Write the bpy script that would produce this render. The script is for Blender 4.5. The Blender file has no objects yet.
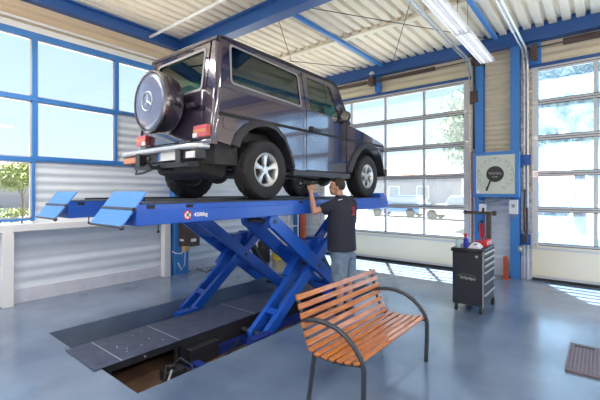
import bpy, bmesh, math, random
from mathutils import Vector, Matrix, noise
PI = math.pi
random.seed(7)
scn = bpy.context.scene
COL = scn.collection
V = Vector

# ------------------------------------------------------------------ materials
def nd(nt, t, **kw):
    n = nt.nodes.new(t)
    for k, v in kw.items():
        if k in n.inputs: n.inputs[k].default_value = v
        else: setattr(n, k, v)
    return n
def rgba(c): return (c[0], c[1], c[2], 1)
def mat(name, col, rough=.5, metal=0, spec=.5, coat=0, var=0, vscale=6, bump=0, bscale=40, emit=None, estr=0, col2=None, stretch=None):
    m = bpy.data.materials.new(name); m.use_nodes = True
    nt = m.node_tree; b = nt.nodes['Principled BSDF']
    b.inputs['Base Color'].default_value = rgba(col)
    b.inputs['Roughness'].default_value = rough
    b.inputs['Metallic'].default_value = metal
    b.inputs['Specular IOR Level'].default_value = spec
    b.inputs['Coat Weight'].default_value = coat
    b.inputs['Coat Roughness'].default_value = .05
    tc = nd(nt, 'ShaderNodeTexCoord'); src = tc.outputs['Object']
    if stretch:
        mp = nd(nt, 'ShaderNodeMapping'); mp.inputs['Scale'].default_value = stretch
        nt.links.new(src, mp.inputs['Vector']); src = mp.outputs['Vector']
    if var or col2:
        n = nd(nt, 'ShaderNodeTexNoise', Scale=vscale, Detail=5.0, Roughness=.6)
        nt.links.new(src, n.inputs['Vector'])
        r = nd(nt, 'ShaderNodeValToRGB')
        r.color_ramp.elements[0].position = .32; r.color_ramp.elements[1].position = .68
        c2 = col2 or tuple(max(0, c * (1 - var)) for c in col)
        r.color_ramp.elements[0].color = rgba(c2); r.color_ramp.elements[1].color = rgba(col)
        nt.links.new(n.outputs['Fac'], r.inputs['Fac']); nt.links.new(r.outputs['Color'], b.inputs['Base Color'])
    if bump:
        n2 = nd(nt, 'ShaderNodeTexNoise', Scale=bscale, Detail=3.0)
        nt.links.new(src, n2.inputs['Vector'])
        bp = nd(nt, 'ShaderNodeBump', Strength=bump, Distance=.01)
        nt.links.new(n2.outputs['Fac'], bp.inputs['Height']); nt.links.new(bp.outputs['Normal'], b.inputs['Normal'])
    if emit:
        b.inputs['Emission Color'].default_value = rgba(emit); b.inputs['Emission Strength'].default_value = estr
    return m
def glass(name, tint=(1, 1, 1), haze=0, hazecol=(1, 1, 1), patchy=0, refl=1.0):
    m = bpy.data.materials.new(name); m.use_nodes = True
    nt = m.node_tree; nt.nodes.clear()
    o = nd(nt, 'ShaderNodeOutputMaterial')
    tr = nd(nt, 'ShaderNodeBsdfTransparent'); tr.inputs['Color'].default_value = rgba(tint)
    gl = nd(nt, 'ShaderNodeBsdfGlossy'); gl.inputs['Roughness'].default_value = .02
    lw = nd(nt, 'ShaderNodeLayerWeight'); lw.inputs['Blend'].default_value = .5
    pw = nd(nt, 'ShaderNodeMath', operation='POWER'); pw.inputs[1].default_value = 5.0
    fr = nd(nt, 'ShaderNodeMapRange'); fr.inputs['To Min'].default_value = .03 * refl; fr.inputs['To Max'].default_value = .95
    nt.links.new(lw.outputs['Facing'], pw.inputs[0]); nt.links.new(pw.outputs[0], fr.inputs['Value'])
    mx = nd(nt, 'ShaderNodeMixShader')
    nt.links.new(fr.outputs[0], mx.inputs[0]); nt.links.new(tr.outputs[0], mx.inputs[1]); nt.links.new(gl.outputs[0], mx.inputs[2])
    out = mx
    if haze:
        tl = nd(nt, 'ShaderNodeBsdfTranslucent'); tl.inputs['Color'].default_value = rgba(hazecol)
        m2 = nd(nt, 'ShaderNodeMixShader'); m2.inputs[0].default_value = haze
        if patchy:
            tc = nd(nt, 'ShaderNodeTexCoord'); n = nd(nt, 'ShaderNodeTexNoise', Scale=1.6, Detail=6.0)
            nt.links.new(tc.outputs['Object'], n.inputs['Vector'])
            mr = nd(nt, 'ShaderNodeMapRange'); mr.inputs['From Min'].default_value = .35; mr.inputs['From Max'].default_value = .65
            mr.inputs['To Min'].default_value = haze * (1 - patchy); mr.inputs['To Max'].default_value = haze * (1 + patchy)
            nt.links.new(n.outputs['Fac'], mr.inputs['Value']); nt.links.new(mr.outputs[0], m2.inputs[0])
        nt.links.new(mx.outputs[0], m2.inputs[1]); nt.links.new(tl.outputs[0], m2.inputs[2]); out = m2
    nt.links.new(out.outputs[0], o.inputs['Surface'])
    return m
M = dict(
    ceil=mat('cream_deck', (.90, .81, .67), .55, var=.08, vscale=2),
    ribw=mat('cream_cladding', (.80, .70, .53), .5, var=.06, vscale=2),
    bribw=mat('beige_cladding', (.66, .53, .38), .5, var=.06, vscale=2),
    gribw=mat('grey_cladding', (.72, .78, .86), .45, var=.06, vscale=2),
    plinth=mat('plinth_paint', (.74, .75, .84), .6, var=.12, vscale=5),
    white=mat('white_paint', (.80, .80, .82), .4),
    blue=mat('blue_steel', (.022, .10, .34), .4, var=.10, vscale=3),
    wblue=mat('window_blue', (.045, .21, .58), .4),
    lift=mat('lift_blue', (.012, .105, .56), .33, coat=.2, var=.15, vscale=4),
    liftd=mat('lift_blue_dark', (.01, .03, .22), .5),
    ramp=mat('ramp_blue', (.10, .30, .75), .35, metal=.2),
    alu=mat('aluminium', (.62, .63, .66), .35, metal=.6),
    alum=mat('door_frame_alu', (.60, .60, .63), .45, metal=.15),
    cream=mat('cream_door_panel', (.82, .75, .60), .5),
    black=mat('black_rubber', (.018, .018, .02), .7),
    blackm=mat('black_metal', (.02, .021, .025), .4),
    plate=mat('dark_steel_plate', (.085, .10, .165), .38, metal=.3, var=.45, vscale=7, bump=.15, bscale=25),
    tyre=mat('tyre_rubber', (.022, .021, .023), .75, bump=.3, bscale=90),
    rim=mat('silver_alloy', (.62, .62, .62), .28, metal=.7),
    chrome=mat('chrome', (.7, .7, .72), .12, metal=1),
    carp=mat('dark_aubergine_paint', (.052, .040, .075), .16, metal=.35, coat=1.0),
    plast=mat('dark_grey_plastic', (.035, .033, .042), .45),
    under=mat('underbody_grey', (.045, .042, .042), .7, var=.5, vscale=9),
    rust=mat('muffler_metal', (.42, .36, .30), .5, metal=.5, var=.4, vscale=12),
    seat=mat('car_seat_cloth', (.05, .05, .055), .8),
    tail=mat('red_lens', (.55, .09, .10), .15, coat=.6),
    amber=mat('amber_lens', (.58, .20, .07), .15, coat=.6),
    lens=mat('clear_lens', (.75, .72, .72), .15, coat=.6),
    spare=mat('spare_cover_silver', (.16, .19, .30), .28, metal=.35, coat=.6),
    emblem=mat('emblem_silver', (.62, .66, .74), .3, metal=.3),
    ring=mat('dull_chrome', (.22, .21, .22), .2, metal=.9),
    wood=mat('bench_wood', (.62, .22, .05), .25, coat=.5, col2=(.36, .10, .02), vscale=5, stretch=(1, 9, 9)),
    iron=mat('grey_iron', (.045, .055, .07), .4, metal=.3),
    skin=mat('skin', (.52, .27, .19), .55),
    hair=mat('dark_brown_hair', (.03, .018, .012), .6, bump=.6, bscale=120),
    shirt=mat('navy_shirt', (.022, .024, .042), .85, bump=.3, bscale=30),
    short=mat('denim', (.22, .30, .42), .85, var=.3, vscale=14, bump=.3, bscale=40),
    shoe=mat('dark_shoes', (.03, .03, .035), .6),
    red=mat('red_plastic', (.55, .02, .03), .35),
    orange=mat('rust_orange_paint', (.52, .10, .035), .5, var=.25, vscale=7),
    brown=mat('brown_steel', (.10, .065, .055), .45, metal=.4),
    grey=mat('grey_plastic', (.30, .30, .32), .5),
    dgrey=mat('dark_grey_steel', (.06, .065, .08), .4, metal=.3),
    yellow=mat('yellow_paint', (.75, .55, .06), .5),
    tan=mat('tan_plastic', (.55, .38, .18), .5),
    dial=mat('pale_dial', (.66, .70, .62), .4, col2=(.55, .62, .58), vscale=7),
    matp=mat('brown_grey_chequer_plate', (.20, .15, .17), .5, metal=.3, var=.3, vscale=30),
    cart=mat('cart_dark_grey', (.022, .026, .038), .4, var=.15, vscale=8),
    bluep=mat('blue_bottle', (.03, .04, .42), .4),
    jar=mat('pale_blue_jar', (.42, .60, .66), .2),
    cloth=mat('white_cloth', (.75, .76, .82), .8),
    tube=mat('fluorescent_tube', (1, 1, 1), .4, emit=(1, .97, .95), estr=.6),
    pitw=mat('pit_concrete', (.20, .22, .30), .7, var=.4, vscale=4),
    pitf=mat('oily_pit_floor', (.20, .12, .08), .6, var=.5, vscale=3),
    bark=mat('bark', (.16, .12, .09), .9),
    leaf=mat('leaf_green', (.22, .27, .10), .7, var=.4, vscale=3),
    leafd=mat('leaf_dark', (.06, .15, .06), .7, var=.4, vscale=3),
    leafp=mat('leaf_pale', (.25, .33, .27), .7, var=.3, vscale=1.5),
    grass=mat('grass', (.20, .24, .09), .9, var=.3, vscale=4),
    yard=mat('yard_concrete', (.17, .165, .16), .9, var=.12, vscale=.8),
    house=mat('house_render', (.22, .23, .27), .9),
    roofr=mat('red_roof_tiles', (.30, .15, .12), .9, var=.2, vscale=4),
    hwin=mat('house_window', (.20, .25, .32), .2),
    carb=mat('blue_car_paint', (.08, .22, .45), .3, coat=.6),
    signr=mat('pink_sign', (.75, .25, .25), .6),
)
M['carp'].node_tree.nodes['Principled BSDF'].inputs['Coat IOR'].default_value = 1.9
M['glass'] = glass('window_glass', (.95, .98, 1))
M['dglass'] = glass('door_glazing', (.90, .96, 1), haze=.02, hazecol=(.85, .93, 1))
M['dglass2'] = glass('scratched_door_glazing', (.78, .90, 1), haze=.14, hazecol=(.45, .68, 1), patchy=.7)
M['cglass'] = glass('tinted_car_glass', (.52, .62, .56), refl=4)
# floor: painted concrete
def floor_mat():
    m = bpy.data.materials.new('blue_grey_painted_concrete'); m.use_nodes = True
    nt = m.node_tree; b = nt.nodes['Principled BSDF']; tc = nd(nt, 'ShaderNodeTexCoord')
    n = nd(nt, 'ShaderNodeTexNoise', Scale=1.3, Detail=3.0, Roughness=.5); nt.links.new(tc.outputs['Object'], n.inputs['Vector'])
    r = nd(nt, 'ShaderNodeValToRGB'); e = r.color_ramp.elements
    e[0].position = .25; e[0].color = (.100, .145, .235, 1); e[1].position = .8; e[1].color = (.20, .27, .385, 1)
    nt.links.new(n.outputs['Fac'], r.inputs['Fac']); nt.links.new(r.outputs['Color'], b.inputs['Base Color'])
    n2 = nd(nt, 'ShaderNodeTexNoise', Scale=2.0, Detail=3.0); nt.links.new(tc.outputs['Object'], n2.inputs['Vector'])
    mr = nd(nt, 'ShaderNodeMapRange'); mr.inputs['To Min'].default_value = .14; mr.inputs['To Max'].default_value = .26
    nt.links.new(n2.outputs['Fac'], mr.inputs['Value']); nt.links.new(mr.outputs[0], b.inputs['Roughness'])
    n3 = nd(nt, 'ShaderNodeTexNoise', Scale=14.0, Detail=4.0); nt.links.new(tc.outputs['Object'], n3.inputs['Vector'])
    bp = nd(nt, 'ShaderNodeBump', Strength=.08, Distance=.01); nt.links.new(n3.outputs['Fac'], bp.inputs['Height']); nt.links.new(bp.outputs['Normal'], b.inputs['Normal'])
    b.inputs['Specular IOR Level'].default_value = .8; b.inputs['Coat Weight'].default_value = .3; b.inputs['Coat Roughness'].default_value = .12
    return m
M['floor'] = floor_mat()

# ------------------------------------------------------------------ mesh builder
OFF = {}
class MB:
    def __init__(s): s.v = []; s.f = []
    def add(s, v, f):
        o = len(s.v); s.v += [tuple(p) for p in v]; s.f += [tuple(i + o for i in q) for q in f]; return s
    def box(s, x0, x1, y0, y1, z0, z1):
        return s.add([(x0, y0, z0), (x1, y0, z0), (x1, y1, z0), (x0, y1, z0), (x0, y0, z1), (x1, y0, z1), (x1, y1, z1), (x0, y1, z1)],
                     [(0, 3, 2, 1), (4, 5, 6, 7), (0, 1, 5, 4), (1, 2, 6, 5), (2, 3, 7, 6), (3, 0, 4, 7)])
    def bar(s, p0, p1, w, h, side=(0, 1, 0)):
        p0, p1 = V(p0), V(p1); d = (p1 - p0).normalized(); a = V(side); a = (a - d * a.dot(d)).normalized(); b = d.cross(a)
        vs = [p + a * (i * w / 2) + b * (j * h / 2) for p in (p0, p1) for i, j in ((-1, -1), (1, -1), (1, 1), (-1, 1))]
        return s.add(vs, [(0, 3, 2, 1), (4, 5, 6, 7), (0, 1, 5, 4), (1, 2, 6, 5), (2, 3, 7, 6), (3, 0, 4, 7)])
    def tube(s, pts, r, n=8, closed=False, sq=(1, 1)):
        pts = [V(p) for p in pts]; m = len(pts); rr = r if isinstance(r, (list, tuple)) else [r] * m
        vs = []; a = None
        for i, p in enumerate(pts):
            q0 = pts[i - 1] if (i > 0 or closed) else p; q1 = pts[(i + 1) % m] if (i < m - 1 or closed) else p
            d = (q1 - q0).normalized()
            if a is None: a = V((0, 0, 1)) if abs(d.z) < .9 else V((1, 0, 0))
            a = (a - d * a.dot(d)).normalized(); b = d.cross(a)
            vs += [p + (a * math.cos(t) * sq[0] + b * math.sin(t) * sq[1]) * rr[i] for t in [2 * PI * k / n for k in range(n)]]
        fs = []
        for i in range(m if closed else m - 1):
            j = (i + 1) % m
            fs += [(i * n + k, i * n + (k + 1) % n, j * n + (k + 1) % n, j * n + k) for k in range(n)]
        if not closed: fs += [tuple(range(n))[::-1], tuple((m - 1) * n + k for k in range(n))]
        return s.add(vs, fs)
    def lathe(s, prof, c, axis='z', n=32, mod=None, close=False):
        c = V(c); vs = []
        for k in range(n):
            t = 2 * PI * k / n; co, si = math.cos(t), math.sin(t)
            for (r, h) in prof:
                if mod: r = mod(r, h, k)
                vs.append(c + (V((r * co, r * si, h)) if axis == 'z' else V((r * co, h, r * si)) if axis == 'y' else V((h, r * co, r * si))))
        m = len(prof); fs = []
        for k in range(n):
            j = (k + 1) % n
            for i in range(m if close else m - 1):
                i2 = (i + 1) % m; fs.append((k * m + i, k * m + i2, j * m + i2, j * m + i))
        if not close:
            if prof[0][0] > 1e-5: fs.append(tuple(k * m for k in range(n)))
            if prof[-1][0] > 1e-5: fs.append(tuple(k * m + m - 1 for k in range(n))[::-1])
        return s.add(vs, fs)
    def prism(s, poly, fn, w0, w1):
        n = len(poly); vs = [fn(a, b, w0) for a, b in poly] + [fn(a, b, w1) for a, b in poly]
        return s.add(vs, [tuple(range(n)), tuple(range(2 * n - 1, n - 1, -1))] + [(i, (i + 1) % n, n + (i + 1) % n, n + i) for i in range(n)])
    def ball(s, c, r, n=12, m=8, R=None):
        c = V(c); r = V(r) if isinstance(r, (tuple, list, Vector)) else V((r, r, r)); vs = [V((0, 0, 1))]
        for i in range(1, m):
            for k in range(n):
                a, t = PI * i / m, 2 * PI * k / n; vs.append(V((math.sin(a) * math.cos(t), math.sin(a) * math.sin(t), math.cos(a))))
        vs.append(V((0, 0, -1))); fs = [(0, 1 + k, 1 + (k + 1) % n) for k in range(n)]
        for i in range(m - 2):
            fs += [(1 + i * n + k, 1 + (i + 1) * n + k, 1 + (i + 1) * n + (k + 1) % n, 1 + i * n + (k + 1) % n) for k in range(n)]
        L = len(vs) - 1; fs += [(L, 1 + (m - 2) * n + (k + 1) % n, 1 + (m - 2) * n + k) for k in range(n)]
        vs = [V((v.x * r.x, v.y * r.y, v.z * r.z)) for v in vs]
        if R: vs = [R @ v for v in vs]
        return s.add([c + v for v in vs], fs)
    def caps(s, p0, r0, p1, r1, n=12):
        s.tube([p0, p1], [r0, r1], n); s.ball(p0, r0 * .999, n, 8); return s.ball(p1, r1 * .999, n, 8)
    def loft(s, secs):       # secs: list of lists of points, same count
        n = len(secs[0]); vs = [p for q in secs for p in q]; fs = []
        for i in range(len(secs) - 1): fs += [(i * n + k, i * n + (k + 1) % n, (i + 1) * n + (k + 1) % n, (i + 1) * n + k) for k in range(n)]
        fs += [tuple(range(n))[::-1], tuple((len(secs) - 1) * n + k for k in range(n))]
        return s.add(vs, fs)
    def mesh(s, me): return s.add([v.co for v in me.vertices], [tuple(p.vertices) for p in me.polygons])
    def map(s, fn): s.v = [tuple(fn(V(p))) for p in s.v]; return s
    def build(s, name, m, parent=None, label=None, bevel=0, kind=None, flat=False, remesh=0, loc=None, ang=.6):
        off = OFF[parent.name] if parent else (V(loc) if loc is not None else V((0, 0, 0)))
        me = bpy.data.meshes.new(name); me.from_pydata([tuple(V(p) - off) for p in s.v], [], s.f)
        bm = bmesh.new(); bm.from_mesh(me)
        bmesh.ops.recalc_face_normals(bm, faces=bm.faces)
        if not flat:
            for f in bm.faces: f.smooth = True
            for e in bm.edges: e.smooth = not (len(e.link_faces) == 2 and e.calc_face_angle(0) > ang)
        bm.to_mesh(me); bm.free()
        me.materials.append(M[m] if isinstance(m, str) else m)
        o = bpy.data.objects.new(name, me); COL.objects.link(o)
        if parent: o.parent = parent
        else: o.location = off
        OFF[o.name] = off
        if bevel:
            b = o.modifiers.new('bevel', 'BEVEL'); b.width = bevel; b.segments = 2; b.limit_method = 'ANGLE'; b.angle_limit = .7
        if remesh:
            r = o.modifiers.new('remesh', 'REMESH'); r.mode = 'VOXEL'; r.voxel_size = remesh; r.use_smooth_shade = True
            q = o.modifiers.new('smooth', 'SMOOTH'); q.factor = .5; q.iterations = 3
        if label: o['label'] = label
        if kind: o['kind'] = kind
        return o
def plate2d(outline, holes, thick):
    """filled polygon with holes in local (a, b), thickness in c -> mesh"""
    cu = bpy.data.curves.new('tmp', 'CURVE'); cu.dimensions = '2D'; cu.fill_mode = 'BOTH'; cu.extrude = thick / 2
    for ring in [outline] + list(holes):
        sp = cu.splines.new('POLY'); sp.points.add(len(ring) - 1); sp.use_cyclic_u = True
        for i, (a, b) in enumerate(ring): sp.points[i].co = (a, b, 0, 1)
    o = bpy.data.objects.new('tmp', cu); COL.objects.link(o)
    dg = bpy.context.evaluated_depsgraph_get(); me = bpy.data.meshes.new_from_object(o.evaluated_get(dg))
    mb = MB().mesh(me)
    bpy.data.objects.remove(o); bpy.data.curves.remove(cu); bpy.data.meshes.remove(me)
    return mb
def textmesh(txt, size, thick=.002, bold=0):
    cu = bpy.data.curves.new('tmp', 'FONT'); cu.body = txt; cu.size = size; cu.extrude = thick; cu.align_x = 'CENTER'; cu.align_y = 'CENTER'; cu.offset = bold
    o = bpy.data.objects.new('tmp', cu); COL.objects.link(o)
    dg = bpy.context.evaluated_depsgraph_get(); me = bpy.data.meshes.new_from_object(o.evaluated_get(dg))
    mb = MB().mesh(me); bpy.data.objects.remove(o); bpy.data.curves.remove(cu); bpy.data.meshes.remove(me)
    return mb
def roundpoly(pts, r, n=4):
    out = []; m = len(pts)
    for i in range(m):
        p, a, b = V(pts[i]).to_2d(), V(pts[i - 1]).to_2d(), V(pts[(i + 1) % m]).to_2d()
        d0, d1 = (a - p), (b - p); q = min(r, d0.length * .45, d1.length * .45)
        s, e = p + d0.normalized() * q, p + d1.normalized() * q
        for k in range(n + 1):
            t = k / n; out.append(tuple(s * (1 - t) ** 2 + p * 2 * t * (1 - t) + e * t * t))
    return out
USED = set()
def tag(o, label, cat, group=None):
    assert group or label not in USED, label
    USED.add(label); o['label'] = label; o['category'] = cat
    if group: o['group'] = group
    return o
def thing(name, loc, label, cat, group=None, rz=0):
    o = bpy.data.objects.new(name, None); COL.objects.link(o); o.location = loc; o.rotation_euler = (0, 0, rz); o.empty_display_size = .1
    OFF[o.name] = V(loc) if not rz else V((0, 0, 0))
    if rz: o['label'] = label
    return tag(o, label, cat, group)
def struct(name, loc=(0, 0, 0), label=None):
    o = bpy.data.objects.new(name, None); COL.objects.link(o); o.location = loc; OFF[o.name] = V(loc); o['kind'] = 'structure'
    if label: o['label'] = label
    return o
def copy_tree(o, parent=None):
    c = o.copy(); COL.objects.link(c); c.parent = parent; OFF[c.name] = OFF[o.name]
    for ch in list(o.children): copy_tree(ch, c)
    return c

# ------------------------------------------------------------------ setting
XB, YA = 8.5, 7.0
PX0, PX1, PY0, PY1 = 1.57, 6.05, 3.03, 5.17
m = MB()
m.box(-4.2, PX0, -6.2, 7.15, -.5, 0); m.box(PX1, 8.7, -6.2, 7.15, -.5, 0)
m.box(PX0, PX1, -6.2, PY0, -.5, 0); m.box(PX0, PX1, PY1, 7.15, -.5, 0)
m.build('floor', 'floor', kind='structure', label='blue-grey painted concrete workshop floor')
MB().box(PX0, PX1, PY0, PY1, -.5, -.32).build('floor_pit', 'pitf', kind='structure', label='oily bottom of the shallow lift pit')

MB().box(PX1, 8.44, 1.867, 1.873, 0, .0008).box(-4, 8.44, -1.803, -1.797, 0, .0008).build('floor_joint', 'dgrey', kind='structure')
def corr(along, a0, a1, z0, z1, pos, sgn, pitch, depth, back=.06, sine=True):
    """horizontal corrugated cladding; along 'x' or 'y'; pos = plane; sgn = direction of the room"""
    n = max(2, int((z1 - z0) / pitch * 6)); prof = []
    for i in range(n + 1):
        z = z0 + (z1 - z0) * i / n; t = (z - z0) / pitch % 1
        if sine: d = depth * .5 * (1 + math.cos(2 * PI * t))
        else: d = depth * (1 if t < .45 else 0)
        prof.append((d * sgn, z))
    prof += [(-back * sgn, z1), (-back * sgn, z0)]
    if along == 'x': fn = lambda a, b, w: (w, pos + a, b)
    else: fn = lambda a, b, w: (pos + a, w, b)
    return MB().prism(prof, fn, a0, a1)
# wall_left (the window wall)
WX = [-3.2, -1.92, -.64, .64, 1.92, 3.2, 4.48, 5.76, 7.04, 8.32]
wl = struct('wall_left', (0, YA, 0))
corr('x', -4, 8.5, .2, 1.1, YA, -1, .17, .02).build('lower_cladding', 'gribw', wl)
corr('x', 1.92, 8.5, 1.2, 2.2, YA, -1, .135, .022).build('middle_cladding', 'gribw', wl)
corr('x', 3.2, 8.5, 2.26, 3.14, YA, -1, .135, .03).build('upper_cladding', 'gribw', wl); MB().box(1.92, 8.5, YA + .03, YA + .06, 1.1, 2.2).box(3.2, 8.5, YA + .03, YA + .06, 2.2, 3.2).build('backing_board', 'gribw', wl)
corr('x', -4, 8.5, 4.32, 4.9, YA - .02, -1, .165, .06).build('top_cladding', 'bribw', wl)
MB().box(1.9, 8.5, YA - .055, YA - .03, 2.19, 2.27).box(-4, 8.5, YA - .058, YA + .06, 4.16, 4.22).build('window_head', 'wblue', wl)
MB().box(-4, 8.5, YA - .05, YA + .06, 4.22, 4.32).build('head_strip', 'white', wl)
MB().tube([(-4, YA - .1, 4.36), (8.4, YA - .1, 4.36)], .022).build('white_pipe', 'white', wl)
MB().box(-4, 8.5, YA - .07, YA + .06, 0, .21).build('baseboard_left', 'plinth', kind='structure')
MB().box(-4, 4.0, YA - .22, YA + .06, 1.10, 1.21).build('trim_1', 'white', kind='structure', label='white ledge under the windows', bevel=.008)
for i, x in enumerate((-.9, 1.47, 4.05)):
    MB().box(x, x + .14, YA - .24, YA - .1, 0, 1.10).build('trim_%d' % (i + 2), 'white', kind='structure', label='white post under the window ledge', bevel=.006)
MB().box(4.0, 8.5, YA - .04, YA + .06, 1.10, 1.21).build('trim_5', 'white', kind='structure')
rows = [(1.25, 2.21), (2.21, 3.17), (3.17, 4.16)]
wn = 0
def window(x0, x1, z0, z1):
    global wn; wn += 1
    w = struct('window_%d' % wn, (x0, YA, z0))
    f = MB(); y0, y1 = YA - .06, YA + .04; e = .035
    f.box(x0, x0 + e, y0, y1, z0, z1); f.box(x1 - e, x1, y0, y1, z0, z1)
    f.box(x0 + e, x1 - e, y0, y1, z0, z0 + e); f.box(x0 + e, x1 - e, y0, y1, z1 - e, z1)
    f.build('frame', 'wblue', w)
    b = MB(); q = e; k = .02
    for (a0, a1, c0, c1) in ((x0 + q, x0 + q + k, z0 + q, z1 - q), (x1 - q - k, x1 - q, z0 + q, z1 - q), (x0 + q, x1 - q, z0 + q, z0 + q + k), (x0 + q, x1 - q, z1 - q - k, z1 - q)):
        b.box(a0, a1, YA - .025, YA + .03, c0, c1)
    b.build('bead', 'alu', w)
    MB().box(x0 + q, x1 - q, YA, YA + .006, z0 + q, z1 - q).build('pane', 'glass', w)
for i in range(len(WX) - 1):
    for j, (z0, z1) in enumerate(rows):
        if (j == 0 and WX[i] >= 1.9) or (j == 1 and WX[i] >= 3.1): continue
        window(WX[i], WX[i + 1], z0, z1)
# wall_back (garage door wall)
wb = struct('wall_back', (XB, 0, 0))
D1, D2 = (2.19, 6.05), (-2.83, 1.03)
for (y0, y1, z0, z1) in ((6.05, 7.0, .35, 4.9), (1.03, 2.19, .35, 4.9), (-6, -2.83, .35, 4.9), (2.19, 6.05, 4.16, 4.9), (-2.83, 1.03, 4.16, 4.9)):
    if z0 < 1:
        corr('y', y0, y1, z0, 1.7, XB, -1, .15, .03).build('grey_cladding', 'gribw', wb)
        corr('y', y0, y1, 1.7, z1, XB, -1, .10, .025).build('cream_cladding', 'ribw', wb)
    else: corr('y', y0, y1, z0, z1, XB, -1, .14, .03).build('cream_cladding', 'ribw', wb)
k = 0
for (y0, y1) in ((6.05, 7.0), (1.03, 2.19), (-6, -2.83)):
    k += 1; MB().box(XB - .04, XB + .06, y0, y1, 0, .35).build('baseboard_back' if k == 1 else 'baseboard_back.%03d' % (k - 1), 'plinth', kind='structure')
for n_, (y0, y1) in ((6, D1), (7, D2)):
    MB().box(XB - .06, XB + .05, y0 - .1, y1 + .1, 4.11, 4.17).build('trim_%d' % n_, 'blue', kind='structure', label='blue lintel strip over the garage door')
# unseen sides
wr = struct('wall_right', (0, -6, 0))
for (x0, x1, z0, z1) in ((-4, -3.4, 0, 4.9), (.5, 1.1, 0, 4.9), (4.96, 8.5, 0, 1.0), (4.96, 8.5, 4.16, 4.9), (-3.4, .5, 4.16, 4.9), (1.1, 4.96, 4.16, 4.9)):
    MB().box(x0, x1, -6.1, -6, z0, z1).build('cladding', 'ribw', wr)
wf = struct('wall_front', (-4, 0, 0))
for (y0, y1, z0, z1) in ((-6, -5, 0, 4.9), (-1.1, .1, 0, 4.9), (3.96, 7, 0, 4.9), (-5, -1.1, 4.16, 4.9), (.1, 3.96, 4.16, 4.9)):
    MB().box(-4.1, -4, y0, y1, z0, z1).build('cladding', 'ribw', wf)

def garage_door(name, fn, flip, W, g, label=None, sgnw=1):
    """fn(u, d, z): u along the width, d into the room"""
    d = bpy.data.objects.new(name, None); COL.objects.link(d); d['kind'] = 'structure'; OFF[d.name] = V((0, 0, 0))
    if label: d['label'] = label
    H = .685
    def bx(mb, u0, u1, d0, d1, z0, z1): mb.add([fn(u, w, z) for z in (z0, z1) for u, w in ((u0, d0), (u1, d0), (u1, d1), (u0, d1))], [(0, 3, 2, 1), (4, 5, 6, 7), (0, 1, 5, 4), (1, 2, 6, 5), (2, 3, 7, 6), (3, 0, 4, 7)])
    p = MB(); bx(p, 0, W, 0, .045, .03, H - .01); p.build('bottom_panel', 'cream', d)
    p = MB(); bx(p, 0, W, -.01, .055, .0, .05); p.build('bottom_seal', 'black', d)
    p = MB(); bx(p, 0, W, .045, .052, .05, .1); bx(p, 0, W, .045, .052, H - .09, H - .05); p.build('bottom_rail', 'alum', d)
    for i in range(1, 6):
        z0, z1 = i * H, (i + 1) * H - .008
        p = MB()
        bx(p, 0, W, 0, .05, z0, z0 + .038); bx(p, 0, W, 0, .05, z1 - (.085 if i == 5 else .038), z1)
        for u, w in ((0, .1), (W / 4 - .03, .06), (W / 2 - .03, .06), (W * 3 / 4 - .03, .06), (W - .1, .1)): bx(p, u, u + w, .002, .048, z0 + .045, z1 - .045)
        s = p.build('door_section', 'alum', d)
        q = MB(); 
        for z in (z0 + .036, z1 - .046, z0 - .010): bx(q, .1, W - .1, .0, .054, z, z + .011)
        q.build('gasket', 'black', s)
        q = MB(); bx(q, .05, W - .05, .02, .026, z0 + .03, z1 - .03); q.build('glazing', g, s)
        h = MB(); 
        for u in (.03, W - .09): bx(h, u, u + .06, .05, .075, z0 - .035, z0 + .035)
        h.build('hinge', 'rim', d)
    return d, bx
dr, bx1 = garage_door('door_1', lambda u, w, z: (XB - .02 - w, D1[0] + u, z), 0, 3.86, 'dglass', 'large glazed sectional garage door behind the mechanic')
def tracks(d, ys, x0, hid=None):
    for y in ys:
        t = MB()
        pts = [(XB - .12, y, .02), (XB - .12, y, 4.0)] + [(XB - .12 - .35 * (1 - math.cos(a)), y, 4.0 + .42 * math.sin(a)) for a in (PI * .125, PI / 4, PI * 3 / 8, PI / 2)] + [(x0, y, 4.46)]
        t.tube(pts, .022, 6); t.tube([(p[0] - .0, p[1] + .06, p[2]) for p in pts], .014, 6)
        t.build('track', 'alu', d)
tracks(dr, (2.10,), 3.2); 
t = MB(); t.tube([(XB - .12, 6.12, .02), (XB - .12, 6.12, 4.2)], .022, 6); t.build('track', 'alu', dr)
t = MB(); t.tube([(8.28, 1.95, 4.44), (8.28, 6.1, 4.44)], .014, 6); t.build('spring_shaft', 'brown', dr)
t = MB(); t.tube([(8.28, 2.86, 4.44), (8.28, 4.25, 4.44)], .045, 10); t.build('spring', 'brown', dr)
t = MB(); t.tube([(8.28, 4.55, 4.44), (8.28, 5.9, 4.44)], .045, 10); t.build('spring', 'brown', dr)
t = MB(); t.box(8.2, 8.36, 4.33, 4.47, 4.34, 4.54); t.build('bearing_bracket', 'brown', dr); MB().ball((8.27, 4.4, 4.62), .07).build('bearing_cap', 'white', dr)
t = MB(); t.box(8.2, 8.42, 1.86, 2.0, 4.3, 4.6); t.lathe([(.0, -.04), (.09, -.04), (.09, .04), (.0, .04)], (8.28, 2.04, 4.42), 'y', 16); t.box(8.26, 8.40, 1.97, 2.12, 3.55, 3.8); t.build('cable_drum', 'brown', dr)
MB().tube([(8.22, 2.04, 4.5), (8.26, 2.03, 3.9), (8.30, 2.05, 3.3), (8.33, 2.06, 2.6)], .02, 6).build('chain', 'blackm', dr)
d2, bx2 = garage_door('door_2', lambda u, w, z: (XB - .02 - w, D2[0] + u, z), 0, 3.86, 'dglass2', 'large glazed sectional garage door at the right edge')
tracks(d2, (1.10,), 3.2)
t = MB(); t.tube([(8.28, 1.15, 4.44), (8.28, -2.9, 4.44)], .014, 6); t.build('spring_shaft', 'brown', d2)
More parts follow.
